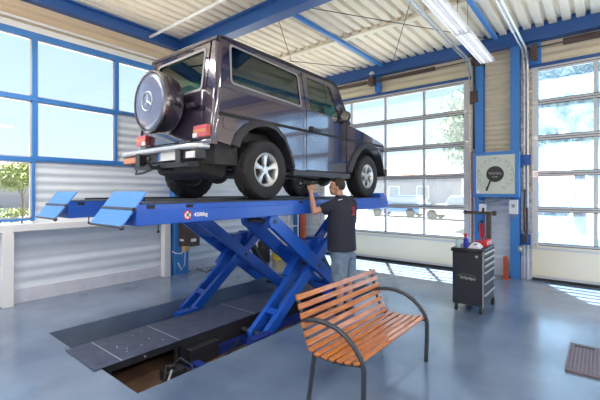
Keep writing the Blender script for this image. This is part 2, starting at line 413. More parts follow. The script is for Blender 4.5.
t = MB(); t.tube([(8.28, .53, 4.44), (8.28, -.9, 4.44)], .06, 10); t.build('spring', 'brown', d2)
t = MB(); t.box(8.2, 8.36, .93, 1.03, 4.2, 4.5); t.build('bearing_bracket', 'brown', d2)
garage_door('door_3', lambda u, w, z: (-3.38 + u, -6 + w, z), 0, 3.86, 'glass')
garage_door('door_4', lambda u, w, z: (1.12 + u, -6 + w, z), 0, 3.82, 'glass')
garage_door('door_5', lambda u, w, z: (-4 + w, -4.98 + u, z), 0, 3.86, 'glass')
garage_door('door_6', lambda u, w, z: (-4 + w, .12 + u, z), 0, 3.82, 'glass')

# ceiling deck: ribs run along x
def deck(x0, x1, z, y0=-6.1, y1=8.05):  # unseen eave beyond the window wall, added to keep sun off it
    prof = []; y = y0; p = .205
    while y < y1:
        prof += [(y, z + .075), (y + .04, z + .075), (y + .062, z), (y + .183, z)]; y += p
    prof += [(y1, z + .075), (y1, z + .16), (y0, z + .16)]
    return MB().prism(prof, lambda a, b, w: (w, a, b), x0, x1)
ce = struct('ceiling', (0, 0, 4.9), 'cream corrugated steel roof deck')
deck(-4.1, 6.35, 4.86).build('roof_deck', 'ceil', ce, ang=.3); deck(6.35, 8.6, 4.82, -6.0).build('roof_deck', 'ceil', ce, ang=.3)
MB().box(6.38, 6.50, -6, 6.98, 4.79, 4.82).build('ceiling_purlin', 'ceil', ce)
MB().tube([(3.78, 1, 4.72), (3.78, 6.9, 4.72)], .025).build('ceiling_conduit', 'white', ce)
# steel frame of the hall
def ibeam(name, along, a0, a1, pos, w, z0, z1, lab):
    m = MB(); t = .03
    if along == 'y':
        m.box(pos - w / 2, pos + w / 2, a0, a1, z0, z0 + t); m.box(pos - w / 2, pos + w / 2, a0, a1, z1 - t, z1); m.box(pos - .02, pos + .02, a0, a1, z0 + t, z1 - t)
    else:
        m.box(a0, a1, pos - w / 2, pos + w / 2, z0, z0 + t); m.box(a0, a1, pos - w / 2, pos + w / 2, z1 - t, z1); m.box(a0, a1, pos - .02, pos + .02, z0 + t, z1 - t)
    return m.build(name, 'blue', kind='structure', label=lab)
ibeam('roof_beam', 'y', -6, 6.98, 8.30, .2, 4.56, 4.87, 'blue steel roof beam above the garage doors')
ibeam('roof_beam', 'y', -6, 6.98, 4.50, .22, 4.56, 4.85, 'blue steel roof beam crossing above the car')
ibeam('roof_beam', 'y', -6, 6.98, -.6, .22, 4.56, 4.85, 'blue steel roof beam behind the viewer')
ibeam('roof_beam', 'x', -4, 8.2, 6.84, .16, 4.64, 4.86, 'blue steel edge beam above the window wall')
def purlin(y, lab): MB().box(4.6, 8.22, y - .032, y + .032, 4.72, 4.79).build('roof_purlin', 'wblue', kind='structure', label=lab)
purlin(4.1, 'blue square tube brace under the roof deck, left of the lamp'); purlin(1.62, 'blue square tube brace under the roof deck, right of the lamp')
def column(x, y0, y1, z0=0, z1=4.56, lab='', xw=.16, a='y'):
    m = MB(); t = .02
    if a == 'y':
        m.box(x, x + t, y0, y1, z0, z1); m.box(x + xw - t, x + xw, y0, y1, z0, z1); m.box(x + t, x + xw - t, (y0 + y1) / 2 - .01, (y0 + y1) / 2 + .01, z0, z1)
    else:
        m.box(x, x + xw, y0, y0 + t, z0, z1); m.box(x, x + xw, y1 - t, y1, z0, z1); m.box(x + xw / 2 - .01, x + xw / 2 + .01, y0 + t, y1 - t, z0, z1)
    return m.build('steel_column', 'wblue', kind='structure', label=lab)
column(8.28, 1.87, 2.03, lab='blue steel column left of the dial'); column(8.28, 1.22, 1.38, lab='blue steel column right of the dial')
column(8.30, 6.80, 6.96, lab='blue steel corner column behind the lift')
column(8.34, .88, 1.08, 4.17, 4.56, 'short blue steel stub over the right garage door', .1)
column(8.34, 4.22, 4.36, 4.17, 4.56, 'short blue steel stub over the left garage door', .1)
MB().box(4.27, 4.6, 6.74, 6.94, 0, 1.9).build('steel_column', 'wblue', kind='structure', label='blue steel column with an electric box behind the lift', bevel=.01)
MB().box(8.34, 8.46, 1.05, 1.22, 2.22, 2.42).box(8.34, 8.46, 1.05, 1.22, .68, .88).build('trim_8', 'blue', kind='structure', label='blue brackets beside the right garage door')
# bracing rods
rods = [((4.7, 4.0, 4.62), (8.2, 1.9, 4.86)), ((4.7, 1.9, 4.86), (8.2, 4.0, 4.62)), ((4.6, 4.7, 4.80), (6.6, 5.7, 4.62))]
for i, (a, b) in enumerate(((4.75, 3.75, 4.72), (7.9, 1.7, 4.74)) and [((4.75, 3.75, 4.72), (8.2, 1.65, 4.74)), ((5.7, 2.35, 4.74), (8.15, 3.8, 4.74)), ((4.75, 4.35, 4.74), (6.6, 5.6, 4.74)), ((6.55, 5.6, 4.74), (8.15, 4.5, 4.74))]):
    MB().tube([a, b], .008, 6).build('bracing_rod', 'blackm', kind='structure', label='thin dark bracing rod under the roof deck')
#@@PART2
# ------------------------------------------------------------------ the car
YC = 4.23
car = thing('car', (4.65, YC, 1.6), 'dark aubergine boxy off-road car with rear spare wheel, raised on the blue lift', 'car')
def leanY(side, y0=.85): return lambda z: YC + side * (y0 - max(0, z - 2.9) * .185)
def sideplate(name, outline, holes, side, mt='carp', thick=.035, out=0, parent=None, y0=.85, bev=.006):
    mb = plate2d(outline, holes, thick); L = leanY(side, y0 - thick / 2 + out)
    mb.map(lambda p: V((p.x, L(p.y) + p.z, p.y)))
    return mb.build(name, mt, parent or car, bevel=bev, ang=.5)
R_ARCH = [(2.94, 2.24), (3.0, 2.37), (3.12, 2.48), (3.27, 2.55), (3.45, 2.57), (3.62, 2.545), (3.8, 2.42), (3.92, 2.24), (4.0, 2.04)]
F_ARCH = [(5.50, 2.04), (5.54, 2.12), (5.66, 2.30), (5.86, 2.47), (6.05, 2.54), (6.25, 2.55), (6.45, 2.53), (6.62, 2.43), (6.72, 2.25), (6.77, 2.07)]
for s in (-1, 1):
    sideplate('rear_quarter_panel', [(2.70, 2.28)] + R_ARCH + [(4.32, 1.99), (4.32, 2.90), (2.72, 2.90)], [], s)
    sideplate('rear_quarter_frame', [(2.72, 2.90), (4.32, 2.90), (4.32, 3.54), (2.87, 3.54)], [roundpoly([(2.91, 3.0), (4.21, 2.95), (4.23, 3.42), (2.97, 3.48)], .06)], s)
    w = sideplate('quarter_window', roundpoly([(2.89, 2.98), (4.23, 2.93), (4.25, 3.44), (2.95, 3.50)], .06), [], s, 'cglass', .006, -.012, bev=0)
    sideplate('window_trim', roundpoly([(2.89, 2.98), (4.23, 2.93), (4.25, 3.44), (2.95, 3.50)], .06), [roundpoly([(2.915, 3.005), (4.205, 2.955), (4.225, 3.415), (2.975, 3.475)], .05)], s, 'grey', .006, .004, parent=w, bev=0)
    d = sideplate('door', [(4.335, 2.03), (5.43, 2.03), (5.44, 2.88), (4.335, 2.90)], [], s)
    sideplate('door_frame', [(4.335, 2.905), (5.44, 2.885), (5.19, 3.53), (4.335, 3.54)], [roundpoly([(4.43, 2.93), (5.24, 2.92), (5.06, 3.43), (4.44, 3.45)], .04)], s, parent=d)
    sideplate('door_window', [(4.41, 2.91), (5.27, 2.90), (5.08, 3.45), (4.41, 3.47)], [], s, 'cglass', .006, -.012, parent=d, bev=0)
    yy = YC + s * .85
    h = MB(); h.box(4.44, 4.62, yy - .045 if s < 0 else yy, yy if s < 0 else yy + .045, 2.635, 2.665); h.ball((4.45, yy + s * .015, 2.645), (.045, .03, .045)); h.build('door_handle', 'blackm', d)
    mr = MB(); mr.bar((5.30, yy, 2.86), (5.26, yy + s * .07, 2.90), .04, .03); mr.ball((5.27, yy + s * .10, 2.955), (.045, .085, .085), 20, 14)
    mr = mr.build('side_mirror', 'blackm', d); MB().lathe([(0, 0), (.07, 0), (.07, .006), (0, .006)], (5.222, yy + s * .10, 2.955), 'x', 24).build('mirror_glass', 'chrome', mr)
    sideplate('a_pillar', [(5.455, 2.87), (5.56, 2.86), (5.29, 3.54), (5.205, 3.54)], [], s)
    f = sideplate('front_fender', [(5.455, 2.03)] + F_ARCH + [(6.82, 2.1), (6.84, 2.60), (6.80, 2.66), (5.62, 2.83), (5.455, 2.86)], [], s)
    MB().box(6.60, 6.72, yy - s * .10 - .03, yy - s * .10 + .03, 2.67, 2.73).build('indicator', 'amber', f, bevel=.012)
    # rub strip along the belt
    st = MB()
    for a, b in ((2.70, 4.315), (4.34, 5.435), (5.46, 6.82)): st.box(a, b, min(yy - s * .01, yy + s * .018), max(yy - s * .01, yy + s * .018), 2.588, 2.622)
    st.build('rub_strip', 'black', car)
    # sill and step
    MB().box(4.0, 5.52, yy - .05 + s * -.02, yy + .03 + s * -.02, 1.93, 2.015).build('sill', 'plast', car, bevel=.01)
    for A in (R_ARCH, F_ARCH):
        fl = MB(); n = len(A); secs = []
        for i, (a, b) in enumerate(A):
            p0, p1 = V(A[max(0, i - 1)]), V(A[min(n - 1, i + 1)]); t = (p1 - p0).normalized(); q = V((-t.y, t.x))
            ring = []
            for (u, w) in ((-.035, -.09), (.005, -.09), (.06, .0), (.055, .018), (.0, .055), (-.03, .055)):
                pp = V((a, b)) + q * u; ring.append((pp.x, yy + s * w, pp.y))
            secs.append(ring)
        fl.loft(secs).build('wheel_arch_flare', 'plast', car)
        # inner wheel housing
        hs = MB(); ring2 = [(a, b + .02) for a, b in A]; prof = ring2 + [(a, b + .05) for a, b in ring2[::-1]]
        hs.prism(prof, lambda a, b, w: (a, w, b), min(yy - s * .04, yy - s * .45), max(yy - s * .04, yy - s * .45)); hs.build('wheel_housing', 'under', car)
# fuel flap
MB().prism(roundpoly([(2.76, 2.44), (2.98, 2.43), (2.99, 2.575), (2.765, 2.575)], .04), lambda a, b, w: (a, w, b), YC - .856, YC - .848).build('fuel_flap', 'carp', car)
# rear corners, rear wall
def rx(z): return 2.635 + .15 * max(0, z - 2.5)
for s in (-1, 1):
    secs = []
    for z in (2.29, 2.5, 2.9, 3.2, 3.54):
        y0 = leanY(s)(z); ring = []
        for k in range(7):
            a = PI / 2 * k / 6; ring.append((rx(z) + .075 - .075 * math.sin(a), y0 - s * (.075 - .075 * math.cos(a)), z))
        ring += [(rx(z) + .04, y0 - s * .09, z), (rx(z) + .10, y0 - s * .04, z)]
        secs.append(ring)
    MB().loft(secs).build('rear_corner', 'carp', car, ang=.9)
rear_win = roundpoly([(3.70, 2.93), (4.76, 2.93), (4.76, 3.42), (3.72, 3.43)], .06)
mb = plate2d([(3.615, 2.32), (4.85, 2.32), (4.85, 3.51), (3.64, 3.51)], [rear_win], .03); mb.map(lambda p: V((rx(p.y) + .015 + p.z, p.x, p.y)))
rd = mb.build('rear_door', 'carp', car, bevel=.006, ang=.5)
mb = plate2d(roundpoly([(3.68, 2.91), (4.78, 2.91), (4.78, 3.44), (3.70, 3.45)], .06), [], .005); mb.map(lambda p: V((rx(p.y) + .02 + p.z, p.x, p.y))); mb.build('rear_window', 'cglass', rd)
mb = plate2d(roundpoly([(3.68, 2.91), (4.78, 2.91), (4.78, 3.44), (3.70, 3.45)], .06), [roundpoly([(3.71, 2.94), (4.75, 2.94), (4.75, 3.41), (3.73, 3.42)], .05)], .006); mb.map(lambda p: V((rx(p.y) - .003 + p.z, p.x, p.y))); mb.build('window_seal', 'grey', rd)
MB().box(2.59, 2.64, 3.70, 3.86, 2.70, 2.76).ball((2.60, 3.73, 2.73), .028).build('door_handle', 'blackm', rd, bevel=.008)
MB().tube([(2.66, 3.80, 3.40), (2.62, 4.05, 3.40), (2.66, 4.22, 3.40)], .012, 6).build('rear_wiper', 'black', rd)
for (ya, yb) in ((3.44, 3.60), (4.865, 5.02)):
    mb = plate2d([(ya, 2.30), (yb, 2.30), (yb, 2.9), (yb - (.115 if yb > 5 else 0), 3.54), (ya + (.115 if ya < 3.5 else 0), 3.54), (ya, 2.9)], [], .03); mb.map(lambda p: V((rx(p.y) + .015 + p.z, p.x, p.y))); mb.build('rear_panel', 'carp', car)
MB().box(2.80, 2.835, 3.56, 4.9, 3.50, 3.55).build('rear_header', 'carp', car)
# roof
secs = []
for x, zz, hw in ((2.79, 3.54, .71), (2.81, 3.58, .725), (2.89, 3.605, .735), (4.0, 3.62, .735), (5.08, 3.60, .735), (5.25, 3.57, .725), (5.30, 3.53, .71)):
    ring = []
    for k in range(13):
        u = -1 + 2 * k / 12; ring.append((x, YC + hw * u, zz - .035 * abs(u) ** 6 - .012 * u * u))
    ring += [(x, YC + hw, 3.50), (x, YC - hw, 3.50)]
    secs.append(ring)
rf = MB().loft(secs).build('roof', 'carp', car, ang=.9)
for s in (-1, 1):
    MB().tube([(2.79, YC + s * .742, 3.515), (2.82, YC + s * .745, 3.55), (5.19, YC + s * .745, 3.54), (5.29, YC + s * .742, 3.50), (5.58, YC + s * .84, 2.87)], .014, 6).build('rain_gutter', 'plast', rf)
MB().box(2.775, 2.81, YC - .72, YC + .72, 3.515, 3.545).build('rear_gutter', 'plast', rf)
# bonnet, windscreen, front
secs = []
for x, z in ((5.55, 2.85), (6.0, 2.80), (6.6, 2.70), (6.83, 2.65), (6.85, 2.60)):
    secs.append([(x, YC - .84, z - .04), (x, YC - .84, z), (x, YC - .62, z), (x, YC - .56, z + .05), (x, YC, z + .07), (x, YC + .56, z + .05), (x, YC + .62, z), (x, YC + .84, z), (x, YC + .84, z - .04)])
MB().loft(secs).build('bonnet', 'carp', car)
MB().add([(5.56, YC - .80, 2.87), (5.56, YC + .80, 2.87), (5.27, YC + .72, 3.54), (5.27, YC - .72, 3.54), (5.565, YC - .80, 2.87), (5.565, YC + .80, 2.87), (5.275, YC + .72, 3.54), (5.275, YC - .72, 3.54)], [(0, 1, 2, 3), (4, 5, 6, 7), (0, 1, 5, 4), (1, 2, 6, 5), (2, 3, 7, 6), (3, 0, 4, 7)]).build('windscreen', 'cglass', car)
g = MB().box(6.80, 6.86, YC - .83, YC + .83, 2.15, 2.62).build('front_panel', 'carp', car)
g2 = MB()
for k in range(6): g2.box(6.86, 6.88, YC - .42, YC + .42, 2.28 + k * .05, 2.305 + k * .05)
g2.build('grille', 'black', g)
for s in (-1, 1): MB().lathe([(.0, .03), (.09, .02), (.10, 0)], (6.86, YC + s * .6, 2.42), 'x', 24).build('headlight', 'lens', g)
MB().box(6.88, 7.0, YC - .86, YC + .86, 2.0, 2.16).build('front_bumper', 'plast', car, bevel=.02)
# interior
MB().box(4.05, 5.4, YC - .78, YC + .78, 2.05, 2.2).box(2.75, 4.0, YC - .40, YC + .40, 2.2, 2.3).box(2.75, 4.05, YC - .78, YC + .78, 2.56, 2.60).box(5.42, 5.5, YC - .76, YC + .76, 2.2, 2.86).box(5.15, 5.44, YC - .76, YC + .76, 2.72, 2.86).build('cabin_tub', 'black', car)
for s in (-1, 1):
    q = MB().box(4.45, 4.95, YC + s * .38 - .24, YC + s * .38 + .24, 2.2, 2.55); q.bar((4.48, YC + s * .38, 2.5), (4.32, YC + s * .38, 3.08), .46, .14); q.bar((4.31, YC + s * .38, 3.1), (4.28, YC + s * .38, 3.26), .26, .09)
    q.build('front_seat', 'seat', car, bevel=.03)
q = MB().box(3.3, 3.8, YC - .6, YC + .6, 2.2, 2.5); q.bar((3.32, YC, 2.48), (3.18, YC, 3.0), 1.2, .14); q.build('rear_seat', 'seat', car, bevel=.03)
MB().tube([(5.06 + .06 * math.sin(a), YC + .38 + .19 * math.cos(a), 2.86 + .18 * math.sin(a)) for a in [2 * PI * k / 20 for k in range(20)]], .014, 6, closed=True).build('steering_wheel', 'black', car)
# tail lights
for s in (-1, 1):
    y0, y1 = YC + s * .79, YC + s * .54
    a, b = min(y0, y1), max(y0, y1)
    t = MB().box(2.575, 2.64, a, b, 2.33, 2.47).build('tail_light', 'tail', car, bevel=.01)
    MB().box(2.570, 2.60, a + .01, b - .01, 2.385, 2.42).build('amber_lens', 'amber', t)
    c = (b - .10) if s > 0 else a + .08
    MB().box(2.568, 2.60, (a if s > 0 else b - .08), (a + .08 if s > 0 else b), 2.33, 2.38).build('reversing_lens', 'lens', t)
# rear lower body, bumper
MB().box(2.60, 2.70, YC - .84, YC + .84, 2.235, 2.30).build('rear_skirt', 'carp', car, bevel=.01)
bp = MB().box(2.42, 2.54, YC - .84, YC - .47, 2.06, 2.19).box(2.42, 2.54, YC + .40, YC + .84, 2.06, 2.19).box(2.47, 2.54, YC - .5, YC + .5, 2.06, 2.19).build('rear_bumper', 'plast', car, bevel=.015)
MB().tube([(2.56, YC - .84, 2.205), (2.47, YC - .85, 2.205), (2.42, YC - .78, 2.205), (2.41, YC - .6, 2.205), (2.41, YC + .62, 2.205), (2.43, YC + .82, 2.205), (2.54, YC + .88, 2.205)], .032, 10).build('bumper_rail', 'alu', bp)
MB().box(2.405, 2.43, YC + .48, YC + .80, 2.075, 2.15).build('bumper_lamp', 'amber', bp, bevel=.006)
MB().box(2.405, 2.43, YC - .80, YC - .64, 2.075, 2.15).build('bumper_lamp', 'lens', bp, bevel=.006)
for y in (YC + .38, YC - .52): MB().box(2.385, 2.44, y - .05, y + .05, 2.03, 2.20).build('bumper_bracket', 'blackm', bp)
npl = MB().box(2.445, 2.465, 3.76, 4.22, 2.075, 2.185).build('number_plate', 'white', bp, bevel=.003)
MB().box(2.441, 2.446, 4.17, 4.217, 2.08, 2.18).build('blue_band', 'wblue', npl)
tw = MB().bar((2.62, 4.2, 2.0), (2.40, 4.2, 2.0), .06, .06); tw.tube([(2.42, 4.2, 2.0), (2.34, 4.2, 2.0), (2.31, 4.2, 2.05)], .02); tw.ball((2.31, 4.2, 2.09), .03); tw.box(2.44, 2.6, 3.6, 4.8, 1.99, 2.05); tw.tube([(2.45, 4.75, 2.0), (2.4, 4.68, 1.93), (2.4, 4.5, 1.94), (2.43, 4.3, 1.99)], .014, 6)
tw.build('tow_bar', 'blackm', car)
# underbody
ub = MB()
for s in (-1, 1): ub.bar((2.65, YC + s * .45, 2.10), (6.8, YC + s * .45, 2.10), .08, .16)
for x in (2.75, 3.9, 4.7, 5.3, 6.6): ub.box(x - .05, x + .05, YC - .45, YC + .45, 2.03, 2.14)
ub.box(2.70, 3.05, YC - .78, YC - .40, 2.02, 2.28).box(2.72, 3.0, YC + .4, YC + .78, 2.02, 2.28).build('chassis_frame', 'under', car, bevel=.01)
secs = []
for x, z in ((2.62, 2.02), (2.66, 1.93), (2.95, 1.86), (3.02, 1.92)): secs.append([(x, YC - .62, 2.06), (x, YC - .60, z), (x, YC + .35, z), (x, YC + .37, 2.06)])
MB().loft(secs).build('fuel_tank', 'under', car, bevel=.02)
for x in (3.44, 6.10):
    ax = MB().tube([(x, YC - .68, 1.965), (x, YC + .68, 1.965)], .05, 12); ax.ball((x, YC + .1, 1.965), (.17, .15, .15)); ax.bar((x, YC - .5, 1.93), (x + .75 * (1 if x < 4 else -1), YC - .48, 2.02), .05, .07); ax.bar((x, YC + .5, 1.93), (x + .75 * (1 if x < 4 else -1), YC + .48, 2.02), .05, .07)
    for s in (-1, 1):
        ax.tube([(x + .02 + .06 * math.cos(t * .6), YC + s * .42 + .06 * math.sin(t * .6), 2.0 + t * .003) for t in range(0, 60)], .012, 5)
        ax.tube([(x - .12, YC + s * .4, 1.93), (x - .06, YC + s * .38, 2.25)], .028, 8)
    ax.build('axle', 'under', car)
MB().tube([(3.5, YC + .1, 1.98), (4.7, YC + .05, 2.02)], .03).tube([(4.9, YC - .05, 2.02), (6.0, YC + .1, 1.98)], .03).box(4.6, 5.0, YC - .2, YC + .25, 1.93, 2.12).build('drive_shaft', 'under', car)
MB().tube([(4.45, YC - .55, 2.0), (4.5, YC - .55, 2.0), (4.52, YC - .55, 2.0), (4.95, YC - .55, 2.0), (4.97, YC - .55, 2.0), (5.4, YC - .3, 2.02)], [.025, .025, .075, .075, .025, .025], 14, sq=(.7, 1)).tube([(4.45, YC - .55, 2.0), (4.1, YC - .42, 1.97), (3.6, YC - .35, 2.02), (3.1, YC - .5, 2.0)], .022).build('exhaust', 'rust', car)
# wheels
def wheel(cx, cy, s, rear=False):
    hw = .14
    prof = [(.20, -.085), (.22, -.105), (.27, -.122), (.32, -.125), (.352, -.115), (.368, -.098), (.376, -.085), (.376, -.05), (.366, -.047), (.366, -.037), (.376, -.034), (.376, -.006), (.366, -.004), (.366, .004), (.376, .006), (.376, .034), (.366, .037), (.366, .047), (.376, .05), (.376, .085), (.368, .098), (.352, .115), (.32, .125), (.27, .122), (.22, .105), (.20, .085)]
    prof = [(.20 + (r - .20) * 1.05 if r > .2 else r, h * 1.14) for r, h in prof]
    w = MB().lathe(prof, (cx, cy, 1.986), 'y', 96, mod=lambda r, h, k: r - (.010 if (r > .362 and (k + (2 if h > 0 else 0)) % 4 == 0) else 0), close=True).build('wheel', 'tyre', car, ang=.5)
    q = MB().lathe([(.198, -.10), (.215, -.105), (.222, -.098), (.212, -.088), (.196, -.08), (.19, .09), (.21, .10), (.20, .105), (.18, .09), (.185, -.085)], (0, 0, 0), 'y', 48, close=True)
    q.lathe([(.0, -.078), (.03, -.085), (.052, -.082), (.062, -.066), (.062, -.03), (0, -.03)], (0, 0, 0), 'y', 24)
    for k in range(5):
        a = 2 * PI * k / 5 + .3; u, t = V((math.cos(a), 0, math.sin(a))), V((-math.sin(a), 0, math.cos(a)))
        secs = [[u * r + t * (-wd) + V((0, y0, 0)), u * r + t * (-wd * .6) + V((0, y0 - .02, 0)), u * r + t * (wd * .6) + V((0, y0 - .02, 0)), u * r + t * wd + V((0, y0, 0)), u * r + t * wd * .8 + V((0, y0 + .03, 0)), u * r - t * wd * .8 + V((0, y0 + .03, 0))] for r, wd, y0 in ((.04, .022, -.062), (.09, .028, -.058), (.15, .040, -.064), (.195, .060, -.078))]
        q.loft(secs)
    for k in range(5):
        a = 2 * PI * k / 5; q.ball((.044 * math.cos(a), -.084, .044 * math.sin(a)), .008, 8, 6)
    q.map(lambda p: V((cx + p.x, cy + (p.y - .015) * -s, 1.986 + p.z))); q.build('rim', 'rim', w, ang=.7)
    b = MB().lathe([(0, -.03), (.15, -.03), (.15, -.01), (0, -.01)], (0, 0, 0), 'y', 32).lathe([(0, .02), (.188, .02), (.188, .04), (0, .04)], (0, 0, 0), 'y', 32); b.map(lambda p: V((cx + p.x, cy + p.y * -s, 1.986 + p.z))); b.build('brake_disc', 'under', w)
for cx in (3.44, 6.10):
    for s in (-1, 1): wheel(cx, YC + s * .775, s)
# spare wheel with cover
SX, SY, SZ = 2.36, 4.27, 2.80
sp = MB().lathe([(0, .28), (.26, .28), (.35, .25), (.375, .20), (.375, .06), (.37, .03), (0, .03)], (SX, SY, SZ), 'x', 64).build('spare_wheel', 'carp', car)
MB().lathe([(.360, .08), (.378, .08), (.384, .05), (.378, .0), (.360, -.012), (.350, -.008), (.348, .03)], (SX, SY, SZ), 'x', 64, close=True).build('cover_ring', 'ring', sp)
MB().lathe([(0, -.032), (.15, -.028), (.28, -.016), (.343, .0), (.353, .02), (0, .02)], (SX, SY, SZ), 'x', 64).build('cover_disc', 'spare', sp, ang=.9)
em = MB().tube([(SX - .034, SY + .115 * math.cos(a), SZ + .115 * math.sin(a)) for a in [2 * PI * k / 40 for k in range(40)]], .0055, 6, closed=True)
for k in range(3):
    a = PI / 2 + k * 2 * PI / 3; u, t = V((0, math.cos(a), math.sin(a))), V((0, -math.sin(a), math.cos(a))); c = V((SX - .030, SY, SZ))
    em.add([c - V((.012, 0, 0)), c + u * .018 + t * .0 - V((.012, 0, 0)), c + (u * math.cos(1.047) + t * math.sin(1.047)) * .018, c + u * .112, c + (u * math.cos(1.047) - t * math.sin(1.047)) * .018, c + V((.006, 0, 0))], [(0, 2, 3), (0, 3, 4), (5, 3, 2), (5, 4, 3)])
em.build('emblem', 'emblem', sp)
MB().box(2.55, 2.66, SY - .12, SY + .12, SZ - .12, SZ + .12).build('spare_bracket', 'blackm', sp)
#@@PART3

# ------------------------------------------------------------------ scissor lift
lift = thing('scissor_lift', (4.2, 4.2, -.32), 'blue steel scissor lift with two raised runways carrying the dark car', 'car lift')
XR0, XR1 = 1.62, 6.58
for s, (y0, y1) in ((-1, (3.15, 3.77)), (1, (4.70, 5.32))):
    r = MB().box(XR0, XR1 - .04, y0 + .012, y1 - .012, 1.53, 1.592).box(XR0, XR1, y0, y0 + .05, 1.40, 1.535).box(XR0, XR1, y1 - .05, y1, 1.40, 1.535).box(XR0, XR0 + .03, y0 + .05, y1 - .05, 1.40, 1.535).box(XR1 - .03, XR1, y0 + .05, y1 - .05, 1.40, 1.535).box(1.9, 6.3, (y0 + y1) / 2 - .1, (y0 + y1) / 2 + .1, 1.42, 1.52)
    rw = r.build('runway', 'lift', lift, bevel=.006)
    MB().box(XR0 + .05, XR1 - .25, y0 + .005, y1 - .005, 1.592, 1.600).build('tread_plate', 'dgrey', rw)
    for x in (1.72, 2.13, 3.88, 4.9): MB().box(x, x + .075, y0 + .006, y0 + .016, 1.548, 1.580).build('slot', 'black', rw)
    q = MB()
    q.prism([(6.28, 1.592), (6.30, 1.675), (6.42, 1.685), (6.58, 1.60), (6.58, 1.535)], lambda a, b, w: (a, w, b), y0 + .03, y1 - .03); q.build('end_stop', 'lift', rw, bevel=.006)
    q = MB().box(2.0, 6.2, y1 - .11, y1 - .07, 1.6, 1.625); q.build('guide_rail', 'dgrey', rw)
    # raised drive-on flap
    q = MB().bar((1.488, (y0 + y1) / 2, 1.402), (1.712, (y0 + y1) / 2, 1.70), y1 - y0, .014); fl = q.build('ramp_flap', 'ramp', rw)
    q = MB(); d = V((1.712 - 1.488, 0, 1.70 - 1.402)); L = d.length; d.normalize(); nrm = V((-d.z, 0, d.x))
    for i in range(8):
        for j in range(14):
            c = V((1.488, y0 + .03 + (y1 - y0 - .06) * (j + .5) / 14, 1.402)) + d * (.02 + (L - .04) * (i + .5) / 8) + nrm * .007
            sg = 1 if (i + j) % 2 else -1; a = (d + V((0, sg, 0))).normalized()
            q.bar(c - a * .013, c + a * .013, .005, .003, side=nrm.cross(a))
    q.build('chequer_pattern', 'ramp', fl)
    q = MB().tube([(1.49, y0 - .005, 1.40), (1.49, y1 + .005, 1.40)], .012).tube([(1.60, y0 + .0, 1.545), (1.60, y1, 1.545)], .02); q.ball((1.49, y0, 1.395), .022); q.build('hinge_bar', 'dgrey', rw)
    q = MB()
    for y in (y0 + .05, y1 - .05): q.bar((1.60, y, 1.545), (1.68, y, 1.50), .02, .08)
    q.build('flap_lever', 'lift', rw)
    q = MB().tube([(1.86, y0 + .06, 1.4), (1.86, y0 + .06, 1.335)], .006, 6).ball((1.86, y0 + .06, 1.33), .014).build('bolt', 'blackm', rw)
    # scissor arms
    A0, A1, B0, B1 = (3.42, 1.33), (5.34, -.08), (3.38, -.13), (5.28, 1.33)
    def arm(p, q_, y, w=.065, hh=.175): 
        mb = MB().bar((p[0], y, p[1]), (q_[0], y, q_[1]), w, hh)
        d = (V((q_[0], 0, q_[1])) - V((p[0], 0, p[1]))).normalized()
        n = V((-d.z, 0, d.x)) * .085
        mb.lathe([(0, -w / 2 - .001), (hh * .54, -w / 2 - .001), (hh * .54, w / 2 + .001), (0, w / 2 + .001)], (p[0], y, p[1]), 'y', 24); mb.lathe([(0, -w / 2 - .001), (hh * .54, -w / 2 - .001), (hh * .54, w / 2 + .001), (0, w / 2 + .001)], (q_[0], y, q_[1]), 'y', 24)
        return mb
    for y in (y0 + .06, y1 - .10): arm(A0, A1, y).build('scissor_arm', 'lift', lift, bevel=.005)
    for y in (y0 + .145, y0 + .37): arm(B0, B1, y, hh=.145).build('scissor_arm', 'lift', lift, bevel=.005)
    def at(P, Q, t): return (P[0] + (Q[0] - P[0]) * t, P[1] + (Q[1] - P[1]) * t)
    ya, yb = y0 + .145, y0 + .37
    for t in (.12, .60, .84):
        q = MB(); c = at(B0, B1, t); c2 = at(B0, B1, t + .035); q.bar((c[0], (ya + yb) / 2, c[1]), (c2[0], (ya + yb) / 2, c2[1]), yb - ya - .06, .12); q.build('cross_plate', 'lift', lift)
    for t in (.30, .74):
        q = MB(); c = at(A0, A1, t); c2 = at(A0, A1, t + .03); q.bar((c[0], (y0 + y1) / 2, c[1]), (c2[0], (y0 + y1) / 2, c2[1]), y1 - y0 - .20, .05); q.build('cross_plate', 'lift', lift)
    for (x, z) in (A0, A1, B0, B1, (4.37, .63)): MB().tube([(x, y0 + .02, z), (x, y1 - .04, z)], .03, 14).build('pivot_pin', 'dgrey', lift)
    for (x, z) in (A1,):
        MB().lathe([(0, -.03), (.06, -.03), (.06, .03), (0, .03)], (x, y0 + .01, z - .05), 'y', 20).lathe([(0, -.03), (.06, -.03), (.06, .03), (0, .03)], (x, y1 - .01, z - .05), 'y', 20).build('roller', 'blackm', lift)
    # hydraulic ram between the arms
    ym = (y0 + y1) / 2
    q = MB().tube([(3.72, ym + .12, .02), (4.3, ym + .12, .62)], .05, 16).box(4.28, 4.64, ym - .05, ym + .22, .80, .97).bar((4.1, ym + .1, .45), (4.58, ym + .1, .93), .14, .13); ram = q.build('hydraulic_ram', 'lift', lift)
    MB().tube([(4.25, ym + .12, .56), (4.6, ym + .12, .90)], .03, 12).build('piston_rod', 'chrome', ram)
    q = MB().bar((4.62, ym, .98), (5.12, ym, .28), .05, .07).bar((4.66, ym + .12, .98), (5.16, ym + .12, .28), .05, .07); q.build('safety_latch', 'blackm', lift)
    MB().box(4.56, 4.72, ym - .14, ym + .14, .84, 1.0).build('latch_block', 'lift', lift, bevel=.02)
